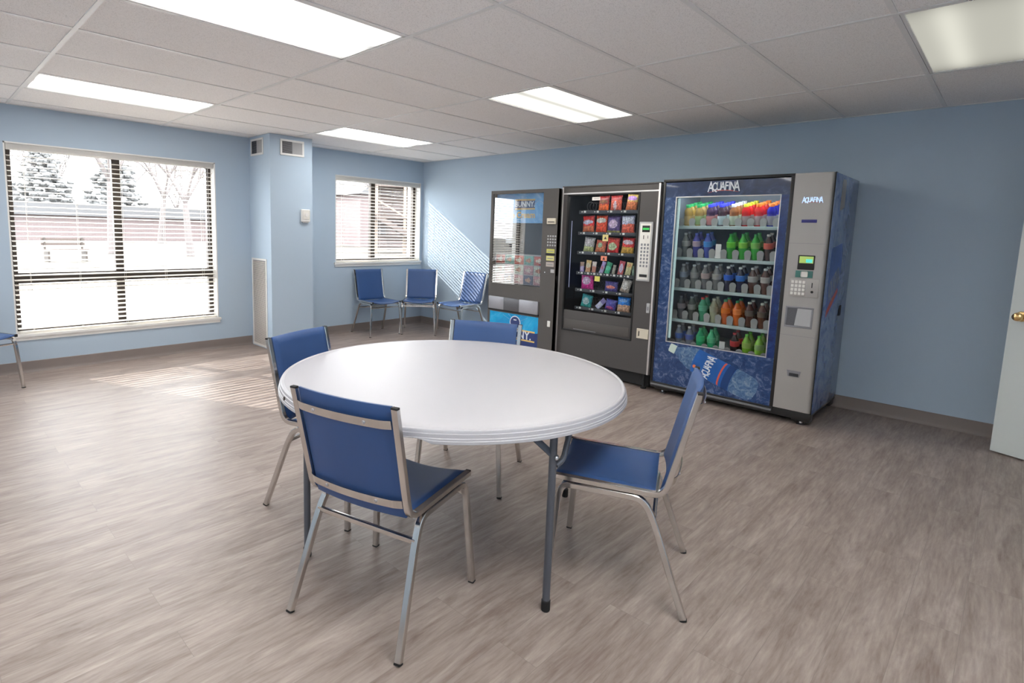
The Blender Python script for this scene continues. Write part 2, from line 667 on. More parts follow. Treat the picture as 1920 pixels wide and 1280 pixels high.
    def sphere(self, c, r, s=(1, 1, 1), seg=14):
        mt = Matrix.Translation(Vector(c)) @ Matrix.Diagonal((s[0] * r, s[1] * r, s[2] * r, 1))
        bmesh.ops.create_uvsphere(self.bm, u_segments=seg, v_segments=max(6, seg // 2), radius=1, matrix=mt)
        return self

    def build(self, name, material, parent=None, smooth=True, angle=35, loc=None, rot=None):
        bmesh.ops.recalc_face_normals(self.bm, faces=self.bm.faces[:])
        me = bpy.data.meshes.new(name)
        self.bm.to_mesh(me)
        self.bm.free()
        return link(name, me, material, parent, smooth, angle, loc, rot)


def link(name, me, material, parent=None, smooth=True, angle=35, loc=None, rot=None):
    me.materials.clear()
    me.materials.append(material)
    if smooth:
        for p in me.polygons:
            p.use_smooth = True
        me.set_sharp_from_angle(angle=R(angle))
    o = bpy.data.objects.new(name, me)
    COL.objects.link(o)
    if parent is not None:
        o.parent = parent
    if loc is not None:
        o.location = loc
    if rot is not None:
        o.rotation_euler = rot
    return o


def tag(o, label=None, cat=None, group=None, kind=None):
    if label:
        o['label'] = label
    if cat:
        o['category'] = cat
    if group:
        o['group'] = group
    if kind:
        o['kind'] = kind
    return o


def empty(name, loc=(0, 0, 0), rz=0.0, label=None, cat=None, group=None):
    o = bpy.data.objects.new(name, None)
    o.empty_display_size = 0.1
    COL.objects.link(o)
    o.location = loc
    o.rotation_euler = (0, 0, rz)
    return tag(o, label, cat, group)


def copy_tree(o, parent=None):
    c = o.copy()
    COL.objects.link(c)
    c.parent = parent
    for ch in list(o.children):
        copy_tree(ch, c)
    return c


def text(body, size, material, parent, loc, rot, name='lettering', ext=0.0008, sx=1.0, bold=0.0, spacing=1.0, align='CENTER'):
    cu = bpy.data.curves.new(name, 'FONT')
    cu.body = body
    cu.size = size
    cu.extrude = ext
    cu.offset = bold
    cu.space_character = spacing
    cu.align_x = align
    cu.align_y = 'CENTER'
    cu.resolution_u = 3
    t = bpy.data.objects.new('tmp', cu)
    COL.objects.link(t)
    bpy.context.view_layer.update()
    me = bpy.data.meshes.new_from_object(t.evaluated_get(bpy.context.evaluated_depsgraph_get()))
    bpy.data.objects.remove(t)
    for v in me.vertices:
        v.co.x *= sx
    o = link(name, me, material, parent, smooth=False)
    o.location = loc
    o.rotation_euler = rot
    return o


def struct(o, name=None):
    o['kind'] = 'structure'
    return o


# ------------------------------------------------------------------ room shell
XL, YF = -7.30, -7.05
TX, TY = 1.2192, 0.6096
XB, YA = -1.09208, -2.67042
T = 0.28
W1 = (-4.795, -3.0, 0.345, 2.040)      # big window opening x0,x1,z0,z1
W2 = (-1.490, -0.045, 0.925, 2.050)

struct(MB().box(XL, 0, YF, 0, -0.08, 0).build('floor', M['floor'], smooth=False))
# ceiling tiles: one surface with the grid pattern built in relief, openings left for the lights
LIGHTS = []
for kx in (0, 2, 4):
    for jy in (-3, 1, 5):
        LIGHTS.append((kx, jy))


def cell(kx, jy):
    return (XB - TX * (kx + 1), XB - TX * kx, YA - TY * (jy + 1), YA - TY * jy)


mb = MB()
xs = [0.0] + [XB - TX * k for k in range(0, 6)]
xs = [x for x in xs if x > XL] + [XL]
ys = [0.0] + [YA - TY * j for j in range(-4, 8)]
ys = [y for y in ys if y > YF] + [YF]
for i in range(len(xs) - 1):
    for j in range(len(ys) - 1):
        cx, cy = (xs[i] + xs[i + 1]) / 2, (ys[j] + ys[j + 1]) / 2
        if any(c[0] < cx < c[1] and c[2] < cy < c[3] for c in (cell(*q) for q in LIGHTS)):
            continue
        mb.box(xs[i + 1], xs[i], ys[j + 1], ys[j], H + 0.002, H + 0.02)
mb.box(XL, 0, YF, 0, H + 0.14, H + 0.16)
struct(mb.build('ceiling', M['tile'], smooth=False))
mb = MB()
g = 0.0115
for x in xs[1:-1]:
    mb.box(x - g, x + g, YF, 0, H - 0.003, H + 0.012)
for y in ys[1:-1]:
    for i in range(len(xs) - 1):
        mb.box(xs[i + 1] + (g if i < len(xs) - 2 else 0), xs[i] - (g if i else 0), y - g, y + g, H - 0.002, H + 0.012)
mb.box(-0.02, 0, YF, 0, H - 0.002, H + 0.012)
mb.box(XL, -0.02, -0.02, 0, H - 0.002, H + 0.012)
struct(mb.build('trim_1', M['grid'], smooth=False))


def wall_with_holes(name, holes, x0, x1, y0, y1, z1=H + 0.16):
    """wall in the xz plane between y0,y1 with rectangular holes (hx0,hx1,hz0,hz1) sorted by x"""
    w = MB()
    x = x0
    for h in holes:
        w.box(x, h[0], y0, y1, 0, z1)
        if h[2] > 0:
            w.box(h[0], h[1], y0, y1, 0, h[2])
        w.box(h[0], h[1], y0, y1, h[3], z1)
        x = h[1]
    w.box(x, x1, y0, y1, 0, z1)
    return struct(w.build(name, M['wall'], smooth=False))


wall_with_holes('wall_back', [W1, W2], XL - 0.15, 0.15, 0, T)
struct(MB().box(0, 0.15, YF - 0.15, 0, 0, H + 0.16).build('wall_right', M['wall'], smooth=False))
struct(MB().box(XL - 0.15, XL, YF - 0.15, 0, 0, H + 0.16).build('wall_left', M['wall'], smooth=False))
wall_with_holes('wall_front', [(-1.66, -0.70, 0, 2.06)], XL, 0, YF - 0.15, YF)
# short hallway behind the open door
struct(MB().box(-2.4, 0.0, YF - 1.6, YF - 1.5, 0, H).box(-2.5, -2.4, YF - 1.6, YF - 0.15, 0, H).box(0, 0.1, YF - 1.6, YF - 0.15, 0, H)
       .box(-2.5, 0.1, YF - 1.6, YF - 0.15, H, H + 0.1).build('wall_hallway', M['wall'], smooth=False))
struct(MB().box(-2.5, 0.1, YF - 1.6, YF, -0.08, -0.001).build('floor_hallway', M['floor'], smooth=False))
# duct chase (column) on the window wall
CX0, CX1, CY = -2.617, -2.112, -0.500
struct(MB().box(CX0, CX1, CY, 0, 0, H).build('wall_column', M['wall'], smooth=False))


def base_board(name, p0, p1, n):
    """cove base from p0 to p1 with room side normal n"""
    mbb = MB()
    sec = [(0, 0.0005), (0.016, 0.0005), (0.007, 0.012), (0.0035, 0.03), (0.0035, 0.098), (0, 0.102)]
    A = [Vector((p0[0] + n[0] * a, p0[1] + n[1] * a, z)) for a, z in sec]
    B = [Vector((p1[0] + n[0] * a, p1[1] + n[1] * a, z)) for a, z in sec]
    va = [mbb.bm.verts.new(v) for v in A]
    vb = [mbb.bm.verts.new(v) for v in B]
    for i in range(len(sec)):
        j = (i + 1) % len(sec)
        mbb.bm.faces.new((va[i], va[j], vb[j], vb[i]))
    mbb.bm.faces.new(va)
    mbb.bm.faces.new(vb[::-1])
    return struct(mbb.build(name, M['base']))


base_board('baseboard_back', (XL, 0), (CX0, 0), (0, -1))
base_board('baseboard_back_right', (CX1, 0), (0, 0), (0, -1))
base_board('baseboard_column', (CX0, CY), (CX1, CY), (0, -1))
base_board('baseboard_right', (0, 0), (0, YF), (-1, 0))
base_board('baseboard_left', (XL, 0), (XL, YF), (1, 0))
base_board('baseboard_front', (XL, YF), (-1.72, YF), (0, 1))


# ------------------------------------------------------------------ windows
def window(name, w, mull, rail):
    x0, x1, z0, z1 = w
    root = empty(name, ((x0 + x1) / 2, 0.0, z0))
    root['kind'] = 'structure'
    ox = (x0 + x1) / 2

    def L_(mbb, nm, mm, **k):
        return mbb.build(nm, mm, root, **k)
    # white reveal lining
    a = MB()
    t = 0.012
    a.box(x0 - ox, x0 - ox + t, 0.0, T, 0, z1 - z0)
    a.box(x1 - ox - t, x1 - ox, 0.0, T, 0, z1 - z0)
    a.box(x0 - ox, x1 - ox, 0.0, T, z1 - z0 - t, z1 - z0)
    L_(a, 'jamb_lining', M['white'], smooth=False)
    s = MB().box(x0 - ox - 0.02, x1 - ox + 0.02, -0.022, 0.30, -0.022, 0.006, 0.004)
    s.box(x0 - ox - 0.01, x1 - ox + 0.01, -0.012, 0.0, -0.05, -0.02)
    L_(s, 'sill', M['white'])
    f = MB()
    ya, yb = 0.105, 0.165
    fw_ = 0.045
    X0, X1, Z0, Z1 = x0 - ox + t, x1 - ox - t, 0.006, z1 - z0 - t
    f.box(X0, X0 + fw_, ya, yb, Z0, Z1, 0.004)
    f.box(X1 - fw_, X1, ya, yb, Z0, Z1, 0.004)
    f.box(X0, X1, ya, yb, Z0, Z0 + fw_, 0.004)
    f.box(X0, X1, ya, yb, Z1 - fw_, Z1, 0.004)
    mx = mull - ox
    f.box(mx - 0.036, mx + 0.036, ya, yb, Z0, Z1, 0.004)
    if rail:
        f.box(X0, X1, ya - 0.005, yb, rail[0] - z0, rail[1] - z0, 0.004)
    L_(f, 'frame', M['bronze'])
    zz = [(Z0 + fw_, Z1 - fw_)]
    if rail:
        zz = [(Z0 + fw_, rail[0] - z0), (rail[1] - z0, Z1 - fw_)]
    for q0, q1 in zz:
        for a0, a1 in ((X0 + fw_, mx - 0.036), (mx + 0.036, X1 - fw_)):
            L_(MB().box(a0, a1, 0.134, 0.137, q0, q1), 'pane', M['pane'], smooth=False)
    return root


window('window_1', W1, -3.925, (0.800, 0.895))
window('window_2', W2, -0.820, None)


def blind(w, pitch, ncord, label, tilt=R(10)):
    x0, x1, z0, z1 = w
    x0 += 0.018
    x1 -= 0.018
    root = empty('window_blind', ((x0 + x1) / 2, 0.045, z0 + 0.007), 0, label, 'window blind', 'white slatted blinds in the window openings')
    hx = (x1 - x0) / 2
    zt = z1 - z0 - 0.02
    MB().box(-hx, hx, -0.028, 0.028, zt - 0.045, zt, 0.003).build('headrail', M['blind'], root)
    MB().box(-hx, hx, -0.034, -0.028, zt - 0.055, zt + 0.003, 0.002).build('valance', M['blind'], root)
    s = MB()
    n = int((zt - 0.05 - 0.035) / pitch)
    ca, sa = math.cos(tilt), math.sin(tilt)
    for i in range(n):
        z = 0.045 + i * pitch
        sec = []
        for k in range(5):
            y = -0.025 + 0.0125 * k
            zz = 0.0022 * (1 - (y / 0.025) ** 2)
            sec.append((y, zz))
        pts = [(y, zz + 0.0012) for y, zz in sec] + [(y, zz - 0.0012) for y, zz in reversed(sec)]
        pts = [(y * ca - q * sa, y * sa + q * ca) for y, q in pts]
        A = [s.bm.verts.new((-hx + 0.002, y, z + q)) for y, q in pts]
        B = [s.bm.verts.new((hx - 0.002, y, z + q)) for y, q in pts]
        s.bm.faces.new(A)
        s.bm.faces.new(B[::-1])
        for j in range(10):
            s.bm.faces.new((A[j], B[j], B[(j + 1) % 10], A[(j + 1) % 10]))
    s.build('slats', M['blind'], root)
    MB().box(-hx, hx, -0.026, 0.026, 0.002, 0.020, 0.004).build('bottom_rail', M['blind'], root)
    for k in range(ncord):
        x = -hx + 0.12 + (2 * hx - 0.24) * k / (ncord - 1)
        c = MB()
        for y in (-0.027, 0.027):
            c.tube([(x, y, 0.010), (x, y, zt - 0.02)], 0.0012, 4)
        c.box(x - 0.006, x + 0.006, -0.0285, 0.0285, -0.002, 0.012)
        c.build('ladder_cord', M['blind'], root)
    MB().tube([(hx - 0.06, -0.034, zt - 0.05), (hx - 0.058, -0.036, zt - 0.05 - 0.55 * zt)], 0.004, 6).build('tilt_wand', M['pane'] if False else M['lgrey'], root)
    return root


blind(W1, 0.0437, 5, 'large white slatted blind in the wide window left of the column')
blind(W2, 0.0437, 3, 'smaller white slatted blind in the window by the room corner')


# ------------------------------------------------------------------ ceiling lights
LPOS = {(0, -3): ('flat fluorescent ceiling light nearest the corner window', 12, (1.0, 0.985, 0.95)),
        (2, -3): ('long fluorescent ceiling light above the wide blind window', 13, (1.0, 0.975, 0.94)),
        (0, 1): ('fluorescent ceiling light in front of the snack machine', 13, (1.0, 0.975, 0.89)),
        (2, 1): ('large fluorescent ceiling light cut by the top edge above the table', 14, (1.0, 0.985, 0.95)),
        (0, 5): ('dim yellowish ceiling light at the top right corner', 0.12, (1.0, 0.985, 0.86)),
        (2, 5): ('ceiling light overhead near the camera', 24, (1.0, 0.98, 0.93)),
        (4, -3): ('ceiling light far left by the window wall', 13, (1.0, 0.98, 0.93)),
        (4, 1): ('ceiling light at the left wall beside the table', 15, (1.0, 0.98, 0.93)),
        (4, 5): ('ceiling light behind the camera at left', 18, (1.0, 0.98, 0.93))}
for (kx, jy), (lab, st, wc) in LPOS.items():
    c = cell(kx, jy)
    cx, cy = (c[0] + c[1]) / 2, (c[2] + c[3]) / 2
    hx, hy = TX / 2 - 0.013, TY / 2 - 0.013
    r = empty('ceiling_light', (cx, cy, H), 0, lab, 'ceiling light', 'recessed fluorescent lights of the ceiling grid')
    f = MB()
    f.box(-hx, hx, -hy, -hy + 0.014, -0.001, 0.09).box(-hx, hx, hy - 0.014, hy, -0.001, 0.09)
    f.box(-hx, -hx + 0.014, -hy, hy, -0.001, 0.09).box(hx - 0.014, hx, -hy, hy, -0.001, 0.09)
    f.box(-hx, hx, -hy, hy, 0.09, 0.1)
    f.build('housing', M['grid'], r, smooth=False)
    MB().box(-hx + 0.014, hx - 0.014, -hy + 0.014, hy - 0.014, 0.006, 0.010).build(
        'diffuser', diffuser_mat('light_lens_%d_%d' % (kx, jy + 3), st, wc, 0.5 if (kx, jy) == (0, 5) else 0.2, 0.27 if (kx, jy) == (0, 5) else (0.38 if (kx, jy) == (0, 1) else 0.6)), r, smooth=False)

tag(MB().lathe([(0.0, -0.004), (0.04, -0.004), (0.045, -0.001), (0.045, 0.002), (0.0, 0.002)], 20).build('sprinkler_cover', M['white'], loc=(-1.10, -0.23, H - 0.003)),
    'small round white cover plate on the ceiling before the corner window', 'sprinkler cover')


# ------------------------------------------------------------------ vents, grille, thermostat on the column
def vent(name, wd, ht, label, cat, loc, rz, split=True, group=None):
    r = empty(name, loc, rz, label, cat, group)
    b = 0.022
    f = MB()
    f.box(-wd / 2, wd / 2, -0.008, 0, 0, b, 0.002).box(-wd / 2, wd / 2, -0.008, 0, ht - b, ht, 0.002)
    f.box(-wd / 2, -wd / 2 + b, -0.008, 0, b, ht - b, 0.002).box(wd / 2 - b, wd / 2, -0.008, 0, b, ht - b, 0.002)
    f.build('frame', M['white'], r)
    MB().box(-wd / 2 + b, wd / 2 - b, -0.0012, 0, b, ht - b).build('backing', M['dark'] if split else M['mgrey'], r, smooth=False)
    if split:
        for side in (0, 1):
            lv = MB()
            x0 = -wd / 2 + b + side * (wd / 2 - b)
            x1 = x0 + wd / 2 - b
            if side == 0:
                for k in range(9):
                    z = b + 0.006 + k * (ht - 2 * b - 0.006) / 9
                    lv.box(x0, x1, -0.006, -0.001, z, z + 0.003)
                lv.box(x1 - 0.003, x1, -0.006, 0, b, ht - b)
                lv.build('louvres', M['mgrey'], r, smooth=False)
            else:
                for k in range(12):
                    x = x0 + 0.002 + k * (x1 - x0) / 12
                    lv.box(x, x + 0.0086, -0.006, -0.001, b, ht - b)
                lv.build('louvres', M['lgrey'], r, smooth=False)
    else:
        lv = MB()
        n = int((ht - 2 * b) / 0.013)
        for k in range(n):
            z = b + k * 0.013
            mt = Matrix.Translation((0, -0.0035, z + 0.006)) @ Matrix.Rotation(R(35), 4, 'X')
            lv.box(-wd / 2 + b, wd / 2 - b, -0.0045, 0.0045, -0.0008, 0.0008, mtx=mt)
        lv.build('louvres', M['beigegrille'], r, smooth=False)
    return r


M['beigegrille'] = mat('beige_grille', (0.72, 0.66, 0.60), 0.5)
vent('air_vent', 0.285, 0.170, 'white air vent with dark left half high on the column front', 'air vent', (-2.357, CY - 0.0005, 2.143), 0, group='air vents on the column')
vent('air_vent', 0.30, 0.180, 'white air vent high on the left side of the column', 'air vent', (CX0 - 0.0005, -0.205, 2.145), R(-90), group='air vents on the column')
vent('return_grille', 0.36, 1.0, 'tall beige return air grille low on the left side of the column', 'air grille', (CX0 - 0.0005, -0.215, 0.012), R(-90), split=False)
th = empty('thermostat', (-2.21, CY - 0.0005, 1.42), 0, 'white thermostat box on the column front', 'thermostat')
MB().box(-0.055, 0.055, -0.03, 0, 0.012, 0.152, 0.012, 3).build('housing', M['white'], th)
MB().box(-0.042, 0.042, -0.034, -0.028, 0.045, 0.14, 0.008, 3).build('cover', M['ltrim'], th)
MB().lathe([(0, -0.002), (0.02, -0.002), (0.022, 0.0), (0.022, 0.004), (0, 0.004)], 20, (0.008, -0.036, 0.09), 'y').build('dial', M['white'], th)
MB().box(-0.035, 0.035, -0.024, -0.002, 0.0, 0.014, 0.003).build('base_clip', M['lgrey'], th)

# ------------------------------------------------------------------ door
DE = Vector((-0.372, -6.203, 0))
dd = Vector((-0.37, -0.93, 0)).normalized()
dr = empty('door_1', (DE.x, DE.y, 0.0), math.atan2(dd.y, dd.x))
dr['kind'] = 'structure'
dr['label'] = 'open off-white door leaf at the right edge of the room'
MB().box(0.0, 0.90, 0.0, 0.044, 0.010, 2.035, 0.002).build('door_leaf', M['door'], dr)
kb = MB().lathe([(0, 0), (0.031, 0), (0.033, 0.004), (0.028, 0.010), (0.011, 0.013), (0.010, 0.035), (0.022, 0.043), (0.028, 0.056), (0.024, 0.070), (0.010, 0.077), (0, 0.078)], 24)
for v in kb.bm.verts:
    x, y, z = v.co
    v.co = Vector((x + 0.062, -z, y + 0.921))
kb.build('door_knob', M['brass'], dr)
MB().box(-0.001, 0.0005, 0.010, 0.034, 0.89, 0.95).build('latch_plate', M['brass'], dr)
struct(MB().box(-1.72, -1.66, YF - 0.16, YF + 0.012, 0, 2.10).box(-0.70, -0.64, YF - 0.16, YF + 0.012, 0, 2.10)
       .box(-1.72, -0.64, YF - 0.16, YF + 0.012, 2.04, 2.10).build('trim_2', M['white'], smooth=False))


# ------------------------------------------------------------------ chair
def make_chair():
    root = empty('stacking_chair')
    C = M['chrome']
    X = 0.205                                   # half width of the rails
    sq = rsq(0.0115)
    for s in (-1, 1):
        pts = [(0.006, s * X, 0.832), (0.075, s * X, 0.530), (0.098, s * X, 0.437), (0.504, s * X, 0.441)]
        pts = [(p[0], p[1] + (0.004 * s if i == 0 else 0), p[2]) for i, p in enumerate(pts)]
        rail = MB().sweep(fillet(pts, 0.055, 6), rsq(0.0115, 0.0105), (0, 1, 0)).build('side_rail', C, root)
        MB().box(-0.003, 0.0145, s * (X + .004) - 0.012, s * (X + .004) + 0.012, 0.828, 0.8355, 0.002).build('end_cap', M['rubber'], rail)
        MB().box(0.500, 0.5065, s * X - 0.0105, s * X + 0.0105, 0.430, 0.4525, 0.002).build('end_cap', M['rubber'], rail)
        # inverted U leg frame in two halves
        F = [(0.30, s * X, 0.4135), (0.462, s * X, 0.4135), (0.476, s * (X + 0.006), 0.365), (0.500, s * 0.236, 0.007)]
        B = [(0.30, s * X, 0.4135), (0.168, s * X, 0.4135), (0.128, s * (X + 0.006), 0.345), (0.004, s * 0.236, 0.007)]
        for P in (F, B):
            lg = MB().sweep(fillet(P, 0.045, 6), sq, (0, 1, 0)).build('leg', C, root)
            e = P[-1]
            d = (Vector(P[-2]) - Vector(P[-1])).normalized()
            tp = Vector(e) + d * -0.002
            bt = Vector(e) - d * 0.0065
            MB().sweep([(bt.x, bt.y, 0.0005), tp], rsq(0.0120), (0, 1, 0)).build('foot', M['rubber'], lg)
    MB().box(0.118, 0.134, -0.213, 0.213, 0.337, 0.354, 0.003).build('stretcher', C, root)
    MB().box(0.466, 0.480, -0.211, 0.211, 0.366, 0.382, 0.003).build('stretcher', C, root)
    MB().box(0.20, 0.225, -0.2, 0.2, 0.4085, 0.420, 0.002).box(0.40, 0.425, -0.2, 0.2, 0.4085, 0.420, 0.002).build('seat_crossbar', C, root)
    hw = 0.192

    def bx(z):                                  # x of the rail centre at height z
        if z > 0.53:
            return 0.075 - (z - 0.53) * (0.069 / 0.302)
        return 0.075 + (0.53 - z) * (0.023 / 0.093)

    def back(u, v):
        y = (u * 2 - 1) * hw
        z = 0.434 + v * 0.401
        bow = 0.019 * (1 - (y / hw) ** 2)
        edge = min(u, 1 - u, 0.08) / 0.08
        ev = min(v, 1 - v, 0.07) / 0.07
        puff = 0.012 * math.sqrt(max(0, 1 - (1 - edge) ** 2)) * math.sqrt(max(0, 1 - (1 - ev) ** 2))
        return (bx(z) - bow + 0.010 + puff, y, z)

    def backt(u, v):
        edge = min(u, 1 - u, 0.08) / 0.08
        ev = min(v, 1 - v, 0.07) / 0.07
        puff = math.sqrt(max(0, 1 - (1 - edge) ** 2)) * math.sqrt(max(0, 1 - (1 - ev) ** 2))
        return (-0.008 - 0.018 * puff, 0, 0)
    MB().grid(back, 24, 24, backt).build('backrest', M['vinyl'], root, angle=60)

    def seat(u, v):
        y = (u * 2 - 1) * hw
        x = 0.128 + v * 0.372
        dish = -0.022 * (1 - (y / hw) ** 2)
        edge = min(u, 1 - u, 0.08) / 0.08
        ev = min(v, 1 - v, 0.08) / 0.08
        puff = 0.009 * math.sqrt(max(0, 1 - (1 - edge) ** 2)) * math.sqrt(max(0, 1 - (1 - ev) ** 2))
        return (x, y, 0.4445 + dish + puff + 0.004 * v)

    def seatt(u, v):
        edge = min(u, 1 - u, 0.08) / 0.08
        ev = min(v, 1 - v, 0.08) / 0.08
        return (0, 0, -0.008 - 0.014 * math.sqrt(max(0, 1 - (1 - edge) ** 2)) * math.sqrt(max(0, 1 - (1 - ev) ** 2)))
    MB().grid(seat, 24, 24, seatt).build('seat', M['vinyl'], root, angle=60)
    for zc in (0.776, 0.492):
        def strap(u, v, zc=zc):
            y = (u * 2 - 1) * (hw + 0.002)
            z = zc - 0.0145 + 0.029 * v
            bow = 0.019 * (1 - (y / hw) ** 2)
            flat = min(u, 1 - u, 0.06) / 0.06
            return (bx(z) - bow - 0.0100 - 0.0075 * flat, y, z)
        st = MB().grid(strap, 26, 1, lambda u, v: (-0.003, 0, 0)).build('back_strap', C, root, angle=50)
        for yb in (-0.105, 0.105):
            bow = 0.019 * (1 - (yb / hw) ** 2)
            MB().lathe([(0, -0.004), (0.004, -0.003), (0.006, 0), (0.006, 0.002), (0, 0.002)], 10, (0, 0, 0), 'x').build(
                'bolt', M['steel'], st, loc=(bx(zc) - bow - 0.0210, yb, zc))
    return root


CH_TABLE = 'blue vinyl chairs around the round table'
CH_WALL = 'blue vinyl chairs along the window wall'
chairs = [
    (-4.491, -4.736, 15.8, 'blue chair nearest the camera, seen from behind at the round table', CH_TABLE),
    (-3.329, -5.407, 113.1, 'blue chair right of the round table, side on before the drinks machine', CH_TABLE),
    (-4.037, -3.637, -70.8, 'blue chair at the far left of the round table, before the column', CH_TABLE),
    (-2.997, -4.008, 206.7, 'blue chair behind the round table, only its back top showing', CH_TABLE),
    (-1.020, -0.060, -96.5, 'leftmost of three blue chairs under the corner window', CH_WALL),
    (-0.320, -0.375, -137.3, 'middle of three blue chairs, angled in the room corner', CH_WALL),
    (-0.052, -1.160, 179.9, 'sunlit chair with slat shadows beside the ice cream machine', CH_WALL),
    (-5.256, -0.213, -65.0, 'blue chair cut by the left edge, beneath the wide window', CH_WALL),
]
first = make_chair()
for i, (x, y, a, lab, grp) in enumerate(chairs):
    o = first if i == 0 else copy_tree(first)
    o.location = (x, y, 0)
    o.rotation_euler = (0, 0, R(a))
    tag(o, lab, 'chair', grp)

# ------------------------------------------------------------------ round folding table
TR = 0.756
tb = empty('round_folding_table', (-3.70, -4.446, 0), 0, 'round white plastic folding table on grey tube legs, mid-room', 'table')


def notch(a, r, z):
    if z > 0.700:
        return z
    best = 0
    for c0 in (R(-153), R(27)):
        d = abs((a - c0 + math.pi) % (2 * math.pi) - math.pi)
        w0, w1 = R(10.0), R(13.0)
        k = 1 if d < w0 else (0 if d > w1 else 0.5 + 0.5 * math.cos(math.pi * (d - w0) / (w1 - w0)))
        best = max(best, k)
    f = (0.700 - z) / (0.700 - 0.680)
    return z + best * 0.024 * min(1, f)


prof = [(0, 0.729), (TR - 0.060, 0.729), (TR - 0.020, 0.729), (TR - 0.0165, 0.7275), (TR - 0.013, 0.7290), (TR - 0.006, 0.7300), (TR - 0.0015, 0.7275),
        (TR, 0.7235), (TR + 0.0005, 0.7185), (TR + 0.0040, 0.7165), (TR + 0.0045, 0.7040), (TR + 0.0070, 0.7020), (TR + 0.0072, 0.6960), (TR + 0.0090, 0.6945), (TR + 0.0090, 0.6850),
        (TR + 0.006, 0.6830), (TR - 0.006, 0.6830), (TR - 0.008, 0.700), (TR - 0.03, 0.706), (0, 0.706)]
MB().lathe(prof, 160, fn=notch).build('tabletop', M['plastic'], tb, angle=28)
for a in (166.2, -13.8):
    ca, sa = math.cos(R(a)), math.sin(R(a))
    rv = MB().lathe([(0, 0.012), (0.006, 0.012), (0.009, 0.0105), (0.009, 0)], 12, axis='x').build('rim_bolt', M['bronze'], tb)
    rv.location = ((TR - 0.003) * ca, (TR - 0.003) * sa, 0.706)
    rv.rotation_euler = (0, 0, R(a))
LEGA = [(-103.8, 0.700), (-18.8, 0.672), (76.2, 0.700), (162.3, 0.664)]
for i, (a, rr) in enumerate(LEGA):
    x, y = rr * math.cos(R(a)), rr * math.sin(R(a))
    lg = MB().tube([(x, y, 0.03), (x, y, 0.704)], 0.0138, 14).build('leg', M['tleg'], tb)
    MB().lathe([(0, 0.0005), (0.0150, 0.0005), (0.0165, 0.006), (0.0165, 0.040), (0.0142, 0.043), (0.0, 0.043)], 16, (x, y, 0)).build('rubber_foot', M['rubber'], lg)
    # hinged brace of each leg: two straps rising to the underside
    ir = Vector((-x, -y, 0)).normalized()
    tg = Vector((-ir.y, ir.x, 0))
    sg = -1 if i in (0, 2) else 1
    K = Vector((x, y, 0.588)) + ir * -0.004
    o1 = K + tg * (0.016 * sg)
    A1 = Vector((x, y, 0.702)) + ir * 0.03 - tg * (0.115 * sg)
    MB().sweep([A1, o1 - Vector((0, 0, 0.012))], rsq(0.012, 0.0035), (0.2, 0.3, 1)).build('brace', M['tleg'], tb)
    A2 = Vector((x, y, 0.702)) + ir * 0.02 + tg * (0.105 * sg)
    MB().sweep(fillet([A2, K + tg * (0.045 * sg) + Vector((0, 0, -0.02)), K + tg * (0.012 * sg) - Vector((0, 0, 0.035))], 0.03), circ(0.0105, 10), (0.2, 0.3, 1)).build('brace', M['tleg'], tb)
    MB().sphere(K - ir * 0.014, 0.009, (1, 1, 1)).build('hinge_bolt', M['steel'], lg)
for i, j in ((0, 1), (2, 3)):
    p = [Vector((LEGA[k][1] * math.cos(R(LEGA[k][0])), LEGA[k][1] * math.sin(R(LEGA[k][0])), 0.690)) for k in (i, j)]
    MB().tube(p, 0.0125, 12).build('leg_crossbar', M['tleg'], tb)
mid = MB()
mid.box(-0.50, 0.50, -0.03, 0.03, 0.690, 0.7065, 0.002, mtx=Matrix.Rotation(R(-61), 4, 'Z'))
mid.build('underside_rail', M['tleg'], tb)


# ------------------------------------------------------------------ vending machines (local x = along the front, local y = into the machine)
def machine(name, fx, y0, label):
    return empty(name, (fx, y0, 0), R(-90), label, 'vending machine')


TROT = (R(90), 0, 0)


def outlined_frame(mbb, x0, x1, z0, z1, b, y0, y1, bev=0.003):
    mbb.box(x0, x1, y0, y1, z1 - b, z1, bev).box(x0, x1, y0, y1, z0, z0 + b, bev)
    mbb.box(x0, x0 + b, y0, y1, z0 + b, z1 - b, bev).box(x1 - b, x1, y0, y1, z0 + b, z1 - b, bev)
    return mbb


# ---- drinks machine
AQ = machine('drinks_vending_machine', -0.80, -4.020, 'large blue bottled drinks vending machine, rightmost of the three')
AW, AZ0, AZ1, AD = 1.235, 0.078, 1.850, 0.765
gx0, gx1, gz0, gz1 = 0.118, 0.905, 0.472, 1.700       # window in the door
cab = MB()
cab.box(0.0, 0.02, 0.05, AD, AZ0, AZ1 - 0.01).box(AW - 0.02, AW, 0.05, AD, AZ0, AZ1 - 0.01, 0.0)
cab.box(0.02, AW - 0.02, AD - 0.02, AD, AZ0, AZ1 - 0.01).box(0.02, AW - 0.02, 0.05, AD - 0.02, AZ1 - 0.03, AZ1 - 0.01).box(0.02, AW - 0.02, 0.05, AD - 0.02, AZ0, AZ0 + 0.03)
cab.build('cabinet', M['black'], AQ)
side = MB().box(AW, AW + 0.004, 0.012, AD, AZ0 + 0.02, AZ1 - 0.004, 0.0015).build('side_panel', M['iceside'], AQ)
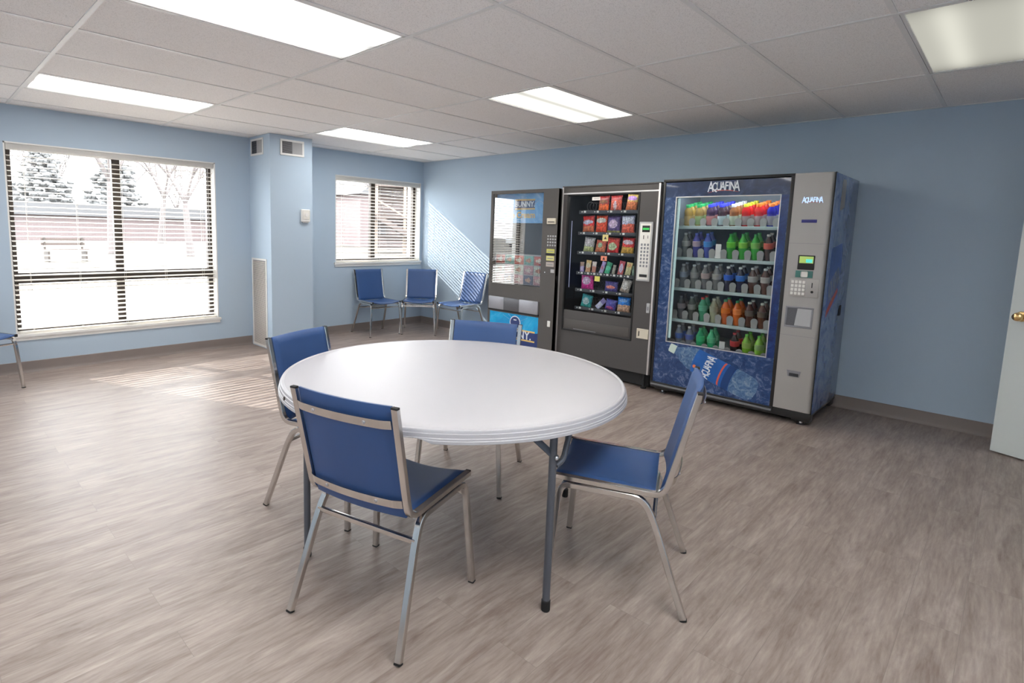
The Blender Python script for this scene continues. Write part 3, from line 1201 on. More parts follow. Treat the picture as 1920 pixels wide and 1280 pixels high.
# cooled compartment
cp = MB()
cp.box(0.055, 0.960, 0.055, 0.075, 0.36, 0.40)
cp.box(0.050, 0.056, 0.055, 0.65, 0.36, 1.78).box(0.960, 0.966, 0.055, 0.65, 0.36, 1.78)
cp.box(0.050, 0.966, 0.645, 0.65, 0.36, 1.78).box(0.050, 0.966, 0.055, 0.65, 1.775, 1.78).box(0.050, 0.966, 0.055, 0.65, 0.355, 0.36)
cp.build('compartment_liner', M['liner'], AQ, smooth=False)
MB().box(0.121, 0.137, 0.020, 0.036, 0.500, 1.692, 0.003).build('light_tube', M['tubelight'], AQ)
MB().box(0.10, 0.93, 0.052, 0.080, 1.735, 1.757, 0.004).build('light_tube', M['toplight'], AQ)
# door around the window
dz0, dz1 = 0.098, 1.843
d = MB()
d.box(0.020, gx0, -0.006, 0.050, gz0, gz1)
d.box(gx1, 0.962, -0.006, 0.050, gz0, gz1)
d.box(0.020, 0.962, -0.006, 0.050, dz0, gz0)
dp = d.build('door', M['ice'], AQ, smooth=False)
MB().box(0.020, 0.962, -0.006, 0.050, gz1, dz1 - 0.02).build('door_header', M['icehead'], AQ, smooth=False)
MB().box(gx1 + 0.004, 0.958, -0.0072, -0.006, gz0, gz1).build('door_edge_strip', ice_mat('edge_strip', (0.005, 0.014, 0.08), (0.008, 0.03, 0.15), (0.03, 0.08, 0.28), 7), dp, smooth=False)
outlined_frame(MB(), 0.0, 0.984, 0.080, AZ1, 0.021, -0.012, 0.052, 0.004).build('door_frame', M['black'], AQ)
outlined_frame(MB(), gx0 - 0.004, gx1 + 0.004, gz0 - 0.003, gz1 + 0.004, 0.007, -0.008, 0.010, 0.001).build('window_trim', M['silver'], AQ)
MB().box(gx0, gx1, 0.004, 0.007, gz0, gz1).build('window_glass', M['vglass'], AQ, smooth=False)
# selection panel with rounded right edge
sp = MB()
out = [(0.986, 0.05), (0.986, -0.012)]
for k in range(7):
    a = k / 6 * math.pi / 2
    out.append((1.205 + 0.028 * math.sin(a), 0.016 - 0.028 * math.cos(a)))
out.append((1.233, 0.05))
sp.prism(out, 0.106, AZ1 - 0.002, 'xy')
pan = sp.build('selection_panel', M['champ'], AQ)
MB().box(1.2325, 1.2365, 0.0, 0.05, 0.100, AZ1, 0.001).box(0.984, 0.988, -0.0125, 0.02, 0.1, AZ1).build('panel_edge', M['rubber'], AQ)
for z in (1.345, 0.668):
    MB().box(0.988, 1.215, -0.0128, -0.0118, z, z + 0.002).build('seam', M['mgrey'], pan)
# illuminated badge, slot, display, keypad, card reader, bin, lock
AL = 'AQUAFINA'


def logo(parent, cx, cz, width, mt_, y, tilt=0.0, red=True, tall=1.35):
    """brand word with tall first and last letters over a red swoosh"""
    n = len(AL)
    wts = [1.15, 1.1, 1.0, 1.0, 0.92, 0.62, 1.0, 1.15]
    tot = sum(wts)
    grp = []
    x = -width / 2
    ct, st_ = math.cos(tilt), math.sin(tilt)
    for i, (ch, w) in enumerate(zip(AL, wts)):
        lw = width * w / tot
        big = 1.25 if i in (0, n - 1) else 1.0
        px = x + lw / 2
        pz = (0.10 if i in (0, n - 1) else 0.12) * 0 + width * 0.02 * (1 - abs(2 * i / (n - 1) - 1))
        o = text(ch, width * 0.30 * big, mt_, parent, (cx + px * ct - pz * st_, y, cz + px * st_ + pz * ct), (R(90), -tilt, 0), 'lettering', sx=0.78 if ch in 'QUAN' else 0.9, bold=width * 0.004)
        o.scale = (1, tall, 1)
        x += lw
    if red:
        sw = MB()
        A = []
        for k in range(13):
            t = k / 12 * 2 - 1
            z = -width * 0.150 - width * 0.035 * (t * t) + width * 0.04 * (1 if t > 0 else 1) * (1 - t * t)
            th_ = width * 0.022 * (1.15 - t * t)
            A.append((t * width * 0.5, z, th_))
        pts = [(a, z + h / 2) for a, z, h in A] + [(a, z - h / 2) for a, z, h in reversed(A)]
        pts = [(cx + a * ct - z * st_, cz + a * st_ + z * ct) for a, z in pts]
        sw.prism(pts, y - 0.0006, y + 0.0006)
        sw.build('swoosh', M['rtext'], parent)


logo(AQ, 0.492, 1.772, 0.232, M['wtext'], -0.0072)
logo(pan, 1.112, 1.655, 0.125, M['lit'], -0.0135)
MB().box(1.055, 1.152, -0.0135, -0.010, 1.495, 1.518, 0.002).build('blue_slot', mat('blue_slot', (0.012, 0.012, 0.16), 0.3), pan)
MB().box(1.058, 1.164, -0.016, -0.008, 1.158, 1.262, 0.004).build('display_bezel', M['rubber'], pan)
MB().box(1.068, 1.156, -0.0175, -0.015, 1.205, 1.254, 0.001).build('price_display', mat('price_display_lit', (0.30, 0.42, 0.10), 0.3, emit=0.35), pan)
MB().box(1.110, 1.150, -0.0182, -0.017, 1.210, 1.235, 0.001).build('display_cursor', mat('cyan_display', (0.08, 0.55, 0.50), 0.3, emit=0.4), pan)
MB().box(1.050, 1.160, -0.0155, -0.009, 1.100, 1.150, 0.003).build('badge_strip', mat('green_badge', (0.05, 0.17, 0.15), 0.4), pan)
MB().box(1.085, 1.130, -0.0175, -0.015, 1.104, 1.146, 0.008).build('badge_button', M['ltrim'], pan)
MB().box(1.018, 1.205, -0.0150, -0.010, 0.958, 1.090, 0.004).build('keypad_plate', M['champ'], pan)
kp = MB()
for r_ in range(4):
    for c_ in range(4):
        kp.box(1.030 + c_ * 0.024, 1.048 + c_ * 0.024, -0.0185, -0.0145, 0.972 + r_ * 0.028, 0.993 + r_ * 0.028, 0.002)
kp.build('keypad', M['ltrim'], pan)
MB().box(1.160, 1.166, -0.0165, -0.014, 1.030, 1.066).build('coin_slot', M['rubber'], pan)
MB().lathe([(0, -0.004), (0.008, -0.003), (0.009, 0), (0, 0)], 14, (1.166, -0.015, 1.000), 'y').build('coin_return_button', M['rubber'], pan)
outlined_frame(MB(), 1.010, 1.188, 0.730, 0.885, 0.012, -0.016, -0.006, 0.002).build('bin_frame', M['mgrey'], pan)
MB().box(1.020, 1.180, -0.0135, -0.011, 0.738, 0.878).build('bin_recess', M['dgrey'], pan)
MB().prism([(1.075, 0.745), (1.176, 0.745), (1.176, 0.872), (1.088, 0.872), (1.080, 0.800)], -0.0155, -0.013).build('bin_flap', M['lgrey'], pan)
lk = MB().prism([(1.058, 0.408), (1.150, 0.408), (1.140, 0.362), (1.066, 0.362)], -0.016, -0.010).build('lock_cover', M['mgrey'], pan)
MB().box(1.075, 1.135, -0.018, -0.0155, 0.366, 0.388, 0.002).build('lock_slot', M['dark'], lk)
# base, rail and levelling feet
MB().box(0.004, AW, -0.004, 0.06, 0.046, 0.100, 0.004).build('kick_plate', M['black'], AQ)
MB().tube([(0.01, -0.012, 0.075), (0.98, -0.012, 0.075)], 0.012, 10).build('bumper_bar', M['dgrey'], AQ)
for x, y in ((0.10, 0.06), (1.17, 0.06), (0.10, 0.70), (1.17, 0.70)):
    ft = MB().box(x - 0.06, x + 0.06, y - 0.05, y + 0.05, 0.030, 0.080, 0.004).build('foot', M['black'], AQ)
    MB().lathe([(0, 0.0005), (0.026, 0.0005), (0.028, 0.006), (0.012, 0.014), (0.010, 0.032), (0, 0.032)], 14, (x, y - 0.02, 0)).build('leveller', M['steel'], ft)
# shelves, sloping up towards the back
SL = 0.17
SHZ = [1.457, 1.192, 0.928, 0.656, 0.395]
PITCH_C = 0.0918
UX = [0.172 + PITCH_C * i for i in range(8)]
SY = 0.100
for z in SHZ:
    sh = MB()
    mt = Matrix.Translation((0, SY, z)) @ Matrix.Rotation(math.atan(SL), 4, 'X')
    sh.box(0.108, 0.945, 0, 0.50, -0.010, -0.002, mtx=mt)
    sh.box(0.108, 0.945, -0.006, 0.002, -0.016, 0.010, 0.002, mtx=mt)
    so = sh.build('shelf', M['shelf'], AQ)
    gd = MB()
    for i in range(9):
        x = UX[0] - PITCH_C / 2 + PITCH_C * i
        if x < 0.11 or x > 0.94:
            x = min(max(x, 0.128), 0.925)
        gp = [(x - 0.019, z + 0.004)]
        hh = 0.088 if z < 1.4 else 0.075
        for k in range(9):
            a = math.pi - k / 8 * math.pi
            gp.append((x + 0.026 * math.cos(a), z + hh - 0.026 + 0.026 * math.sin(a)))
        gp.append((x + 0.019, z + 0.004))
        gd.prism(gp, SY + 0.002, SY + 0.006)
    gd.build('bottle_guides', M['guide'], so)


# bottle graphics on the door and on the side
def blob(pts, y0, y1, name, mt_, parent, f):
    MB().prism([f(a, b) for a, b in pts], y0, y1).build(name, mt_, parent, smooth=False)


M['g_cap'] = mat('graphic_cap', (0.55, 0.66, 0.60), 0.4)
M['g_clear'] = ice_mat('graphic_bottle', (0.03, 0.08, 0.19), (0.07, 0.15, 0.29), (0.26, 0.35, 0.47), 20, 0.5, 0.7)
M['g_label'] = mat('graphic_label_blue', (0.012, 0.10, 0.36), 0.35, var=0.3, vscale=14)
M['g_dark'] = mat('graphic_label_dark', (0.010, 0.045, 0.17), 0.35)


def halfcap(x0, r, n=8, s=1):
    return [(x0 + s * r * 0.6 * math.cos(-math.pi / 2 + math.pi * k / n), r * math.sin(-math.pi / 2 + math.pi * k / n)) for k in range(n + 1)]


def bottle_art(parent, f, y, step=0.0004, lw=0.17):
    """bottle outline along +a (cap at 0) with half height in b"""
    body = [(0.045, -0.032), (0.07, -0.034), (0.13, -0.072), (0.20, -0.098), (0.30, -0.103), (0.62, -0.103), (0.70, -0.096), (0.735, -0.07),
            (0.745, 0), (0.735, 0.07), (0.70, 0.096), (0.62, 0.103), (0.30, 0.103), (0.20, 0.098), (0.13, 0.072), (0.07, 0.034), (0.045, 0.032)]
    blob(body, y - step, y, 'bottle_graphic', M['g_clear'], parent, f)
    cap = [(0.0, -0.036), (0.05, -0.038), (0.053, -0.036), (0.053, 0.036), (0.05, 0.038), (0.0, 0.036), (-0.005, 0.02), (-0.005, -0.02)]
    blob(cap, y - 2 * step, y, 'cap_graphic', M['g_cap'], parent, f)
    lab = [(0.235 + 0.02 * math.cos(R(t)), 0.104 * math.sin(R(t))) for t in range(90, 271, 20)]
    lab = [(0.235 - 0.018 * math.cos(R(t)), 0.104 * math.sin(R(t))) for t in range(-90, 91, 20)]
    labr = [(0.560 - 0.018 * math.cos(R(t)), 0.104 * math.sin(R(t))) for t in range(90, -91, -20)]
    blob(lab + labr, y - 2 * step, y, 'label_graphic', M['g_label'], parent, f)
    st1 = [(0.500 - 0.018 * math.cos(R(t)), 0.104 * math.sin(R(t))) for t in range(-90, 91, 20)]
    st2 = [(0.557 - 0.018 * math.cos(R(t)), 0.104 * math.sin(R(t))) for t in range(90, -91, -20)]
    blob(st1 + st2, y - 3 * step, y, 'label_band', M['g_dark'], parent, f)
    st1 = [(0.462 - 0.018 * math.cos(R(t)), 0.100 * math.sin(R(t))) for t in range(-90, 91, 20)]
    st2 = [(0.476 - 0.018 * math.cos(R(t)), 0.100 * math.sin(R(t))) for t in range(90, -91, -20)]
    blob(st1 + st2, y - 4 * step, y, 'label_stripe', M['rtext'], parent, f)
    dot = [(0.246 + 0.014 * math.cos(R(t)), 0.05 + 0.014 * math.sin(R(t))) for t in range(0, 360, 30)]
    blob(dot, y - 4 * step, y, 'label_sun', mat('graphic_sun', (0.65, 0.16, 0.06), 0.4), parent, f)


ang = R(-19)
ca_, sa_ = math.cos(ang), math.sin(ang)
fA = lambda a, b: (0.158 + a * ca_ + b * sa_, 0.428 + a * sa_ - b * ca_)
bottle_art(dp, fA, -0.0062)
cxx, czz = fA(0.350, 0.0)
logo(dp, cxx, czz, 0.190, M['wtext'], -0.0086, tilt=ang + R(90), red=False, tall=1.5)
# side: the same bottle upright on the side panel (mirror along depth)
sd = empty('tmp_side')
bpy.data.objects.remove(sd)


def side_prism(pts, t0, t1, name, mt_):
    b = MB()
    b.prism(pts, AW + 0.004 + t0, AW + 0.004 + t1, 'yz')
    return b.build(name, mt_, side, smooth=False)


def SF(a, b):                   # a down the bottle, b across
    return (0.27 + b * 1.35, 1.72 - a * 1.55)


bodyp = [(0.045, -0.032), (0.07, -0.034), (0.13, -0.072), (0.20, -0.098), (0.30, -0.103), (0.62, -0.103), (0.70, -0.096), (0.745, -0.03),
         (0.745, 0.03), (0.70, 0.096), (0.62, 0.103), (0.30, 0.103), (0.20, 0.098), (0.13, 0.072), (0.07, 0.034), (0.045, 0.032)]
M['s_body'] = ice_mat('side_bottle', (0.09, 0.15, 0.34), (0.18, 0.27, 0.50), (0.34, 0.43, 0.62), 7, 0.5, 0.8)
side_prism([SF(a * 1.15, b * 1.15) for a, b in bodyp], 0.0, 0.0006, 'bottle_graphic', M['s_body'])
capq = [SF(a, b) for a, b in ((-0.062, -0.03), (-0.045, -0.044), (0.06, -0.05), (0.085, -0.046), (0.066, 0.05), (-0.045, 0.044), (-0.062, 0.03))]
side_prism(capq, 0.0, 0.0012, 'cap_graphic', mat('side_cap', (0.36, 0.36, 0.36), 0.5))
side_prism([SF(a, b) for a, b in ((0.26, -0.13), (0.36, -0.135), (0.60, -0.13), (0.50, 0.12), (0.30, 0.13), (0.235, 0.10))], 0.0, 0.0012, 'label_graphic', mat('side_label', (0.07, 0.15, 0.46), 0.4, var=0.3, vscale=9))
side_prism([SF(a, b) for a, b in ((0.555, -0.12), (0.50, -0.02), (0.455, 0.09), (0.475, 0.10), (0.53, 0.0), (0.585, -0.12))], 0.0, 0.0018, 'swoosh', M['rtext'])
tl = text('AQUAFINA', 0.105, mat('side_letters', (0.34, 0.38, 0.46), 0.5), side, (AW + 0.0062, 0.262, 1.045), (R(90), R(-24), R(90)), sx=0.62, bold=0.001)
tl.scale = (1, 2.0, 1)
MB().box(AW + 0.004, AW + 0.010, 0.52, 0.58, 0.79, 0.87, 0.002).build('side_latch', M['rubber'], side)

# ---- snack machine
SN = machine('snack_vending_machine', -0.82, -3.008, 'charcoal glass-front snack vending machine between the other two machines')
SW, SZ0, SZ1, SD = 1.000, 0.146, 1.822, 0.785
cab = MB()
cab.box(0.0, 0.02, 0.03, SD, SZ0 - 0.01, SZ1 - 0.005).box(SW - 0.02, SW, 0.03, SD, SZ0 - 0.01, SZ1 - 0.005)
cab.box(0.02, SW - 0.02, SD - 0.02, SD, SZ0, SZ1 - 0.005).box(0.02, SW - 0.02, 0.03, SD, SZ1 - 0.025, SZ1 - 0.005).box(0.02, SW - 0.02, 0.03, SD, SZ0, SZ0 + 0.03)
cab.build('cabinet', M['black'], SN)
f = MB()
f.box(0.014, 0.062, -0.004, 0.03, SZ0, 1.755).box(0.815, SW - 0.018, -0.004, 0.03, SZ0, 1.755)
f.box(0.062, 0.815, -0.004, 0.03, SZ0, 0.430).box(0.014, SW - 0.018, -0.004, 0.03, 1.765, SZ1 - 0.004)
f.build('door', M['char'], SN, smooth=False)
MB().box(0.0, 0.014, -0.012, 0.03, SZ0, SZ1, 0.003).build('edge_trim', M['silver'], SN)
MB().box(SW - 0.018, SW, -0.012, 0.03, SZ0, SZ1, 0.003).build('edge_trim', M['silver'], SN)
MB().box(0.012, SW - 0.016, -0.008, 0.03, 1.753, 1.767, 0.002).build('edge_trim', M['silver'], SN)
MB().box(0.0, SW, -0.010, 0.04, SZ1 - 0.002, SZ1 + 0.010, 0.002).build('top_cap', M['char'], SN)
outlined_frame(MB(), 0.062, 0.815, 0.425, 1.753, 0.014, -0.010, 0.022, 0.003).build('window_trim', M['rubber'], SN)
MB().box(0.076, 0.801, 0.004, 0.007, 0.630, 1.740).build('window_glass', M['vglass'], SN, smooth=False)
fl = MB().box(0.076, 0.801, -0.002, 0.020, 0.430, 0.630, 0.002).build('delivery_panel', M['char'], SN)
MB().box(0.090, 0.785, -0.006, 0.0, 0.455, 0.540, 0.003).build('delivery_flap', M['dgrey2'] if 'dgrey2' in M else M['char2'], fl)
MB().box(0.20, 0.45, -0.0075, -0.0055, 0.449, 0.4545).build('flap_lip', M['mgrey'], fl)
ins = MB()
ins.box(0.024, 0.030, 0.03, 0.70, 0.56, 1.76).box(0.800, 0.806, 0.03, 0.70, 0.56, 1.76).box(0.024, 0.806, 0.694, 0.70, 0.56, 1.76)
ins.box(0.024, 0.806, 0.03, 0.70, 1.755, 1.76).box(0.024, 0.806, 0.03, 0.70, 0.555, 0.56)
ins.build('compartment_liner', M['dark'], SN, smooth=False)
MB().tube([(0.098, 0.035, 0.85), (0.098, 0.035, 1.50)], 0.004, 6).build('tube_and_fill_light', mat('dim_tube', (0.4, 0.42, 0.6), 0.4, emit=0.15), SN)
MB().box(0.10, 0.78, 0.034, 0.052, 1.742, 1.754, 0.002).build('tube_and_fill_light', mat('snack_added_fill', (1.0, 0.97, 0.92), 0.4, emit=7.0), SN)  # added fill light, hidden behind the top trim to brighten the bags
TRAYZ = [1.590, 1.386, 1.198, 1.000, 0.834, 0.656]
M['tray'] = mat('dark_tray_metal', (0.07, 0.07, 0.078), 0.4, 0.4)
M['coil'] = mat('grey_coil_wire', (0.12, 0.11, 0.11), 0.35, 0.8)
SX4 = [0.247, 0.382, 0.512, 0.655]
for ti, z in enumerate(TRAYZ):
    tr = MB().box(0.150, 0.795, 0.075, 0.60, z - 0.010, z - 0.004).box(0.150, 0.795, 0.070, 0.078, z - 0.020, z + 0.012, 0.001).build('tray', M['tray'], SN)
    tg_ = MB()
    n = 8 if ti == 3 else 4
    for k in range(n):
        x = 0.205 + k * (0.560 / n)
        tg_.box(x, x + 0.022, 0.0665, 0.070, z - 0.010, z + 0.008, 0.001)
        tg_.box(x - 0.026, x - 0.016, 0.0668, 0.070, z - 0.006, z + 0.003)
    tg_.build('price_tags', M['ltrim'], tr)
    cl = MB()
    for k in range(n):
        x = (SX4[k] if n == 4 else 0.200 + k * 0.0745)
        rc = 0.045 if n == 4 else 0.026
        ys_ = 0.100 if (n == 4 and (ti, k) in ((0, 0), (4, 1))) else 0.140
        pts = [(x + rc * math.cos(t * 0.52), ys_ + t * 0.0042, z + rc + 0.004 + rc * math.sin(t * 0.52)) for t in range(0, 62)]
        cl.sweep(pts, circ(0.0022, 5), (0, 1, 0))
    cl.build('coils', M['coil'], tr)
# keypad, latch, coin return
kp_ = MB().box(0.828, 0.955, -0.016, 0.0, 0.976, 1.494, 0.006).build('control_panel', M['lgrey'], SN)
MB().box(0.842, 0.941, -0.018, -0.015, 0.990, 1.480, 0.003).build('panel_inlay', M['ltrim'], kp_)
MB().box(0.860, 0.930, -0.0195, -0.0175, 1.405, 1.462, 0.002).build('display_window', M['rubber'], kp_)
MB().box(0.866, 0.924, -0.0205, -0.0190, 1.425, 1.442).build('display_digits', M['lcd'], kp_)
kk = MB()
for r_ in range(7):
    for c_ in range(3):
        kk.box(0.856 + c_ * 0.029, 0.872 + c_ * 0.029, -0.0205, -0.0175, 1.100 + r_ * 0.031, 1.120 + r_ * 0.031, 0.001)
kk.build('keypad', M['mgrey'], kp_)
MB().box(0.874, 0.880, -0.0195, -0.0175, 1.345, 1.378).box(0.914, 0.918, -0.0195, -0.0175, 1.350, 1.376).build('coin_slot', M['rubber'], kp_)
MB().box(0.858, 0.930, -0.0200, -0.0175, 1.012, 1.036, 0.001).build('bill_slot', M['rubber'], kp_)
hl = MB().box(0.944, 0.974, -0.016, 0.0, 0.700, 0.785, 0.003).build('door_handle', M['lgrey'], SN)
MB().box(0.952, 0.966, -0.0185, -0.0155, 0.722, 0.756, 0.001).build('lock_cylinder', M['mgrey'], hl)
cr_ = outlined_frame(MB(), 0.866, 0.978, 0.464, 0.552, 0.012, -0.014, 0.0, 0.003).build('coin_return', M['beige'], SN)
MB().box(0.878, 0.966, -0.010, -0.003, 0.476, 0.540).build('coin_return_flap', M['beige'], cr_)
MB().box(0.884, 0.892, -0.0115, -0.0095, 0.484, 0.528).build('coin_return_slot', M['rubber'], cr_)
# recessed dark base with feet
MB().box(0.03, SW - 0.03, 0.08, SD - 0.05, 0.02, SZ0).build('base', M['rubber'], SN)
for x, y in ((0.07, 0.06), (0.93, 0.06), (0.07, 0.70), (0.93, 0.70)):
    MB().lathe([(0, 0.0005), (0.025, 0.0005), (0.026, 0.012), (0.012, 0.02), (0.012, SZ0), (0, SZ0)], 12, (x, y, 0)).build('foot', M['rubber'], SN)
# small stickers on the glass
for x, z, w, h, cc, nm in ((0.372, 1.706, 0.085, 0.030, (0.75, 0.70, 0.66), 'white'), (0.492, 1.345, 0.058, 0.060, (0.62, 0.52, 0.22), 'yellow'),
                           (0.488, 1.155, 0.062, 0.044, (0.75, 0.24, 0.15), 'red'), (0.430, 0.960, 0.055, 0.048, (0.60, 0.55, 0.12), 'lime')):
    st = MB().box(x - w / 2, x + w / 2, 0.0005, 0.0035, z - h / 2, z + h / 2).build('glass_sticker', mat(nm + '_sticker', cc, 0.5), SN)
    if nm in ('yellow', 'red'):
        MB().prism([(x - 0.014, z - 0.012), (x + 0.014, z - 0.012), (x, z + 0.014)], 0.0, 0.0006).build('warning_mark', M['dark'], st)
    elif nm == 'white':
        MB().box(x - 0.03, x + 0.03, 0.0, 0.0006, z - 0.003, z + 0.002).build('printed_line', M['mgrey'], st)

# ---- ice cream machine
IC = machine('ice_cream_vending_machine', -0.88, -2.128, 'brown-grey ice cream vending machine with blue signs, leftmost of three')
IW, IZ0, IZ1, ID = 0.876, 0.100, 1.812, 0.845
cab = MB()
cab.box(0.0, 0.02, 0.04, ID, IZ0, IZ1 - 0.006).box(IW - 0.02, IW, 0.0, ID, IZ0, IZ1 - 0.006)
cab.box(0.02, IW - 0.02, ID - 0.02, ID, IZ0, IZ1 - 0.006).box(0.02, IW - 0.02, 0.04, ID, IZ1 - 0.026, IZ1 - 0.006).box(0.02, IW - 0.02, 0.04, ID, IZ0, IZ0 + 0.03)
cab.build('cabinet', M['black'], IC)
f = MB()
f.box(0.0, 0.034, -0.004, 0.04, IZ0, IZ1).box(0.696, IW, -0.004, 0.04, IZ0, IZ1)
f.box(0.034, 0.696, -0.004, 0.04, 1.779, IZ1).box(0.034, 0.696, -0.004, 0.04, 0.515, 0.825).box(0.034, 0.696, -0.004, 0.04, IZ0, 0.160)
f.build('door', M['char2'], IC, smooth=False)
MB().prism([(0.034, 0.0), (0.696, 0.028), (0.696, 0.032), (0.034, 0.004)], 0.825, 1.779, 'xy').build('window_glass', M['rglass'], IC, smooth=False)
BL1 = ice_mat('sky_blue_sign', (0.05, 0.26, 0.60), (0.09, 0.38, 0.78), (0.38, 0.66, 0.92), 3.2, 0.5, 0.7, 0.1)
BL2 = ice_mat('cyan_sign', (0.0, 0.28, 0.62), (0.0, 0.38, 0.72), (0.10, 0.52, 0.82), 3.0, 0.5, 0.75, 0.1)
sg = MB().box(0.034, 0.696, 0.056, 0.062, 1.474, 1.779).build('header_sign', BL1, IC, smooth=False)


def banner(parent, x0, x1, z0, z1, y, size):
    MB().box(x0, x1, y - 0.0006, y, z0, z1).build('banner', M['navy'], parent, smooth=False)
    MB().box(x0 - 0.004, x1 + 0.004, y - 0.0016, y, z1, z1 + 0.016).build('banner_edge', M['gold'], parent, smooth=False)
    MB().box(x0 - 0.004, x1 + 0.004, y - 0.0016, y, z0 - 0.016, z0).build('banner_edge', M['gold'], parent, smooth=False)
    text('BUNNY.', size, M['wtext'], parent, ((x0 + x1) / 2, y - 0.0015, (z0 + z1) / 2), TROT, bold=0.0022, sx=0.92)


banner(sg, 0.290, 0.545, 1.628, 1.705, 0.0552, 0.078)
text('Ice Cream', 0.088, M['gold'], sg, (0.370, 0.0542, 1.555), TROT, bold=0.0025)
arc = MB()
arc.sweep([(0.60 + 0.075 * math.cos(R(t)), 0.0552, 1.60 + 0.10 * math.sin(R(t))) for t in range(-20, 150, 12)], rsq(0.004, 0.0006), (0, 1, 0))
arc.build('swirl', M['wtext'], sg)
# product pictures behind the glass
inn = MB().box(0.034, 0.696, 0.20, 0.205, 0.825, 1.474).box(0.030, 0.034, 0.03, 0.2, 0.825, 1.474).box(0.696, 0.700, 0.03, 0.2, 0.825, 1.474).box(0.034, 0.696, 0.03, 0.2, 0.820, 0.825)
inn.build('display_recess', M['dark'], IC, smooth=False)
MB().box(0.615, 0.690, 0.150, 0.16, 1.15, 1.47).build('blue_back_strip', mat('teal_strip', (0.02, 0.10, 0.22), 0.4), IC, smooth=False)
PCC = [((0.55, 0.28, 0.30), (0.60, 0.50, 0.45)), ((0.20, 0.45, 0.38), (0.50, 0.24, 0.14)), ((0.55, 0.60, 0.52), (0.40, 0.16, 0.10)), ((0.12, 0.12, 0.2), (0.5, 0.3, 0.2)), ((0.60, 0.12, 0.08), (0.7, 0.6, 0.5)), ((0.65, 0.60, 0.50), (0.55, 0.35, 0.15))]
for r_ in range(3):
    for c_ in range(5):
        x0 = 0.046 + c_ * 0.130
        z0 = 0.835 + r_ * 0.103
        a, b = PCC[(r_ * 2 + c_ * 3 + (r_ * c_) % 2) % 6]
        pm = pack_mat('product_picture_%d%d' % (r_, c_), a, tuple(v * 0.8 for v in a), b, 0.0, (0.3, 0.25), 0.0, 0.5)
        MB().box(x0, x0 + 0.120, 0.058, 0.062, z0, z0 + 0.093, 0.001).build('product_picture', pm, IC, smooth=False)
MB().box(0.034, 0.696, 0.062, 0.068, 0.830, 1.150).build('picture_rack', M['lgrey'], IC, smooth=False)
# retrieval flap of three metal sheets
for k, (x0, x1, mm) in enumerate(((0.026, 0.240, 'mgrey2'), (0.240, 0.452, 'dgrey'), (0.452, 0.694, 'mgrey2'))):
    if mm == 'mgrey2' and 'mgrey2' not in M:
        M['mgrey2'] = mat('satin_metal', (0.34, 0.34, 0.37), 0.4, 0.4, var=0.12, vscale=90)
    MB().box(x0, x1, -0.022, -0.002, 0.545, 0.680, 0.002).build('retrieval_flap', M[mm], IC)
MB().box(0.022, 0.700, -0.018, 0.0, 0.528, 0.545, 0.002).build('flap_ledge', M['rubber'], IC)
# lower sign
lo_ = MB().box(0.034, 0.696, -0.003, 0.010, 0.160, 0.515).build('lower_sign', BL2, IC, smooth=False)
MB().prism([(0.034, 0.160), (0.696, 0.160), (0.696, 0.350), (0.60, 0.330), (0.45, 0.24), (0.25, 0.19), (0.034, 0.175)], -0.0042, -0.003).build('sign_wave', M['navy'], lo_, smooth=False)
banner(lo_, 0.180, 0.655, 0.262, 0.345, -0.0042, 0.118)
MB().lathe([(0, -0.0010), (0.072, -0.0010), (0.072, 0.0006), (0, 0.0006)], 28, (0.395, -0.0040, 0.425), 'y').build('emblem_ring', M['wtext'], lo_)
MB().lathe([(0, -0.0010), (0.062, -0.0010), (0.062, 0.0006), (0, 0.0006)], 28, (0.395, -0.0050, 0.425), 'y').build('emblem_disc', M['navy'], lo_)
MB().box(0.375, 0.415, -0.0070, -0.0058, 0.448, 0.460).build('emblem_bar', M['wtext'], lo_)
for k in range(5):
    a = R(35 + k * 28)
    MB().sweep([(0.395 + 0.09 * math.cos(a), -0.0038, 0.425 + 0.05 * math.sin(a)), (0.395 + 0.20 * math.cos(a), -0.0038, min(0.508, 0.425 + 0.12 * math.sin(a)))], rsq(0.002, 0.0005), (0, 1, 0)).build('ray', mat('pale_ray', (0.2, 0.6, 0.85), 0.4), lo_)
# right hand controls
bv = MB().box(0.758, 0.860, -0.020, 0.0, 1.464, 1.523, 0.004).build('bill_validator', M['beige'], IC)
MB().box(0.772, 0.850, -0.022, -0.019, 1.482, 1.490).build('bill_slot', M['rubber'], bv)
kk = MB()
for r_ in range(4):
    for c_ in range(4):
        kk.box(0.768 + c_ * 0.029, 0.784 + c_ * 0.029, -0.010, -0.003, 1.248 + r_ * 0.030, 1.265 + r_ * 0.030, 0.001)
kk.build('keypad', M['lgrey'], IC)
yl = mat('yellow_sticker_2', (0.52, 0.50, 0.10), 0.5)
for z0, z1, mm, tx in ((1.180, 1.220, yl, ''), (1.105, 1.152, mat('yellow_label', (0.62, 0.58, 0.22), 0.5), 'E12'), (1.045, 1.090, mat('grey_pink_label', (0.42, 0.36, 0.33), 0.5), '')):
    q = MB().box(0.762, 0.856, -0.0055, -0.003, z0, z1).build('price_sticker', mm, IC, smooth=False)
    MB().box(0.775, 0.845, -0.0062, -0.0050, (z0 + z1) / 2 - 0.006, (z0 + z1) / 2 + 0.002).build('printed_line', M['mgrey'], q)
MB().box(0.752, 0.866, -0.009, -0.003, 1.160, 1.176, 0.001).build('display_strip', M['rubber'], IC)
MB().box(0.822, 0.866, -0.008, -0.003, 0.985, 1.020, 0.002).build('coin_button', M['lgrey'], IC)
MB().lathe([(0, -0.006), (0.006, -0.005), (0.007, 0), (0, 0)], 10, (0.752, -0.003, 0.985), 'y').build('key_lock', M['steel'], IC)
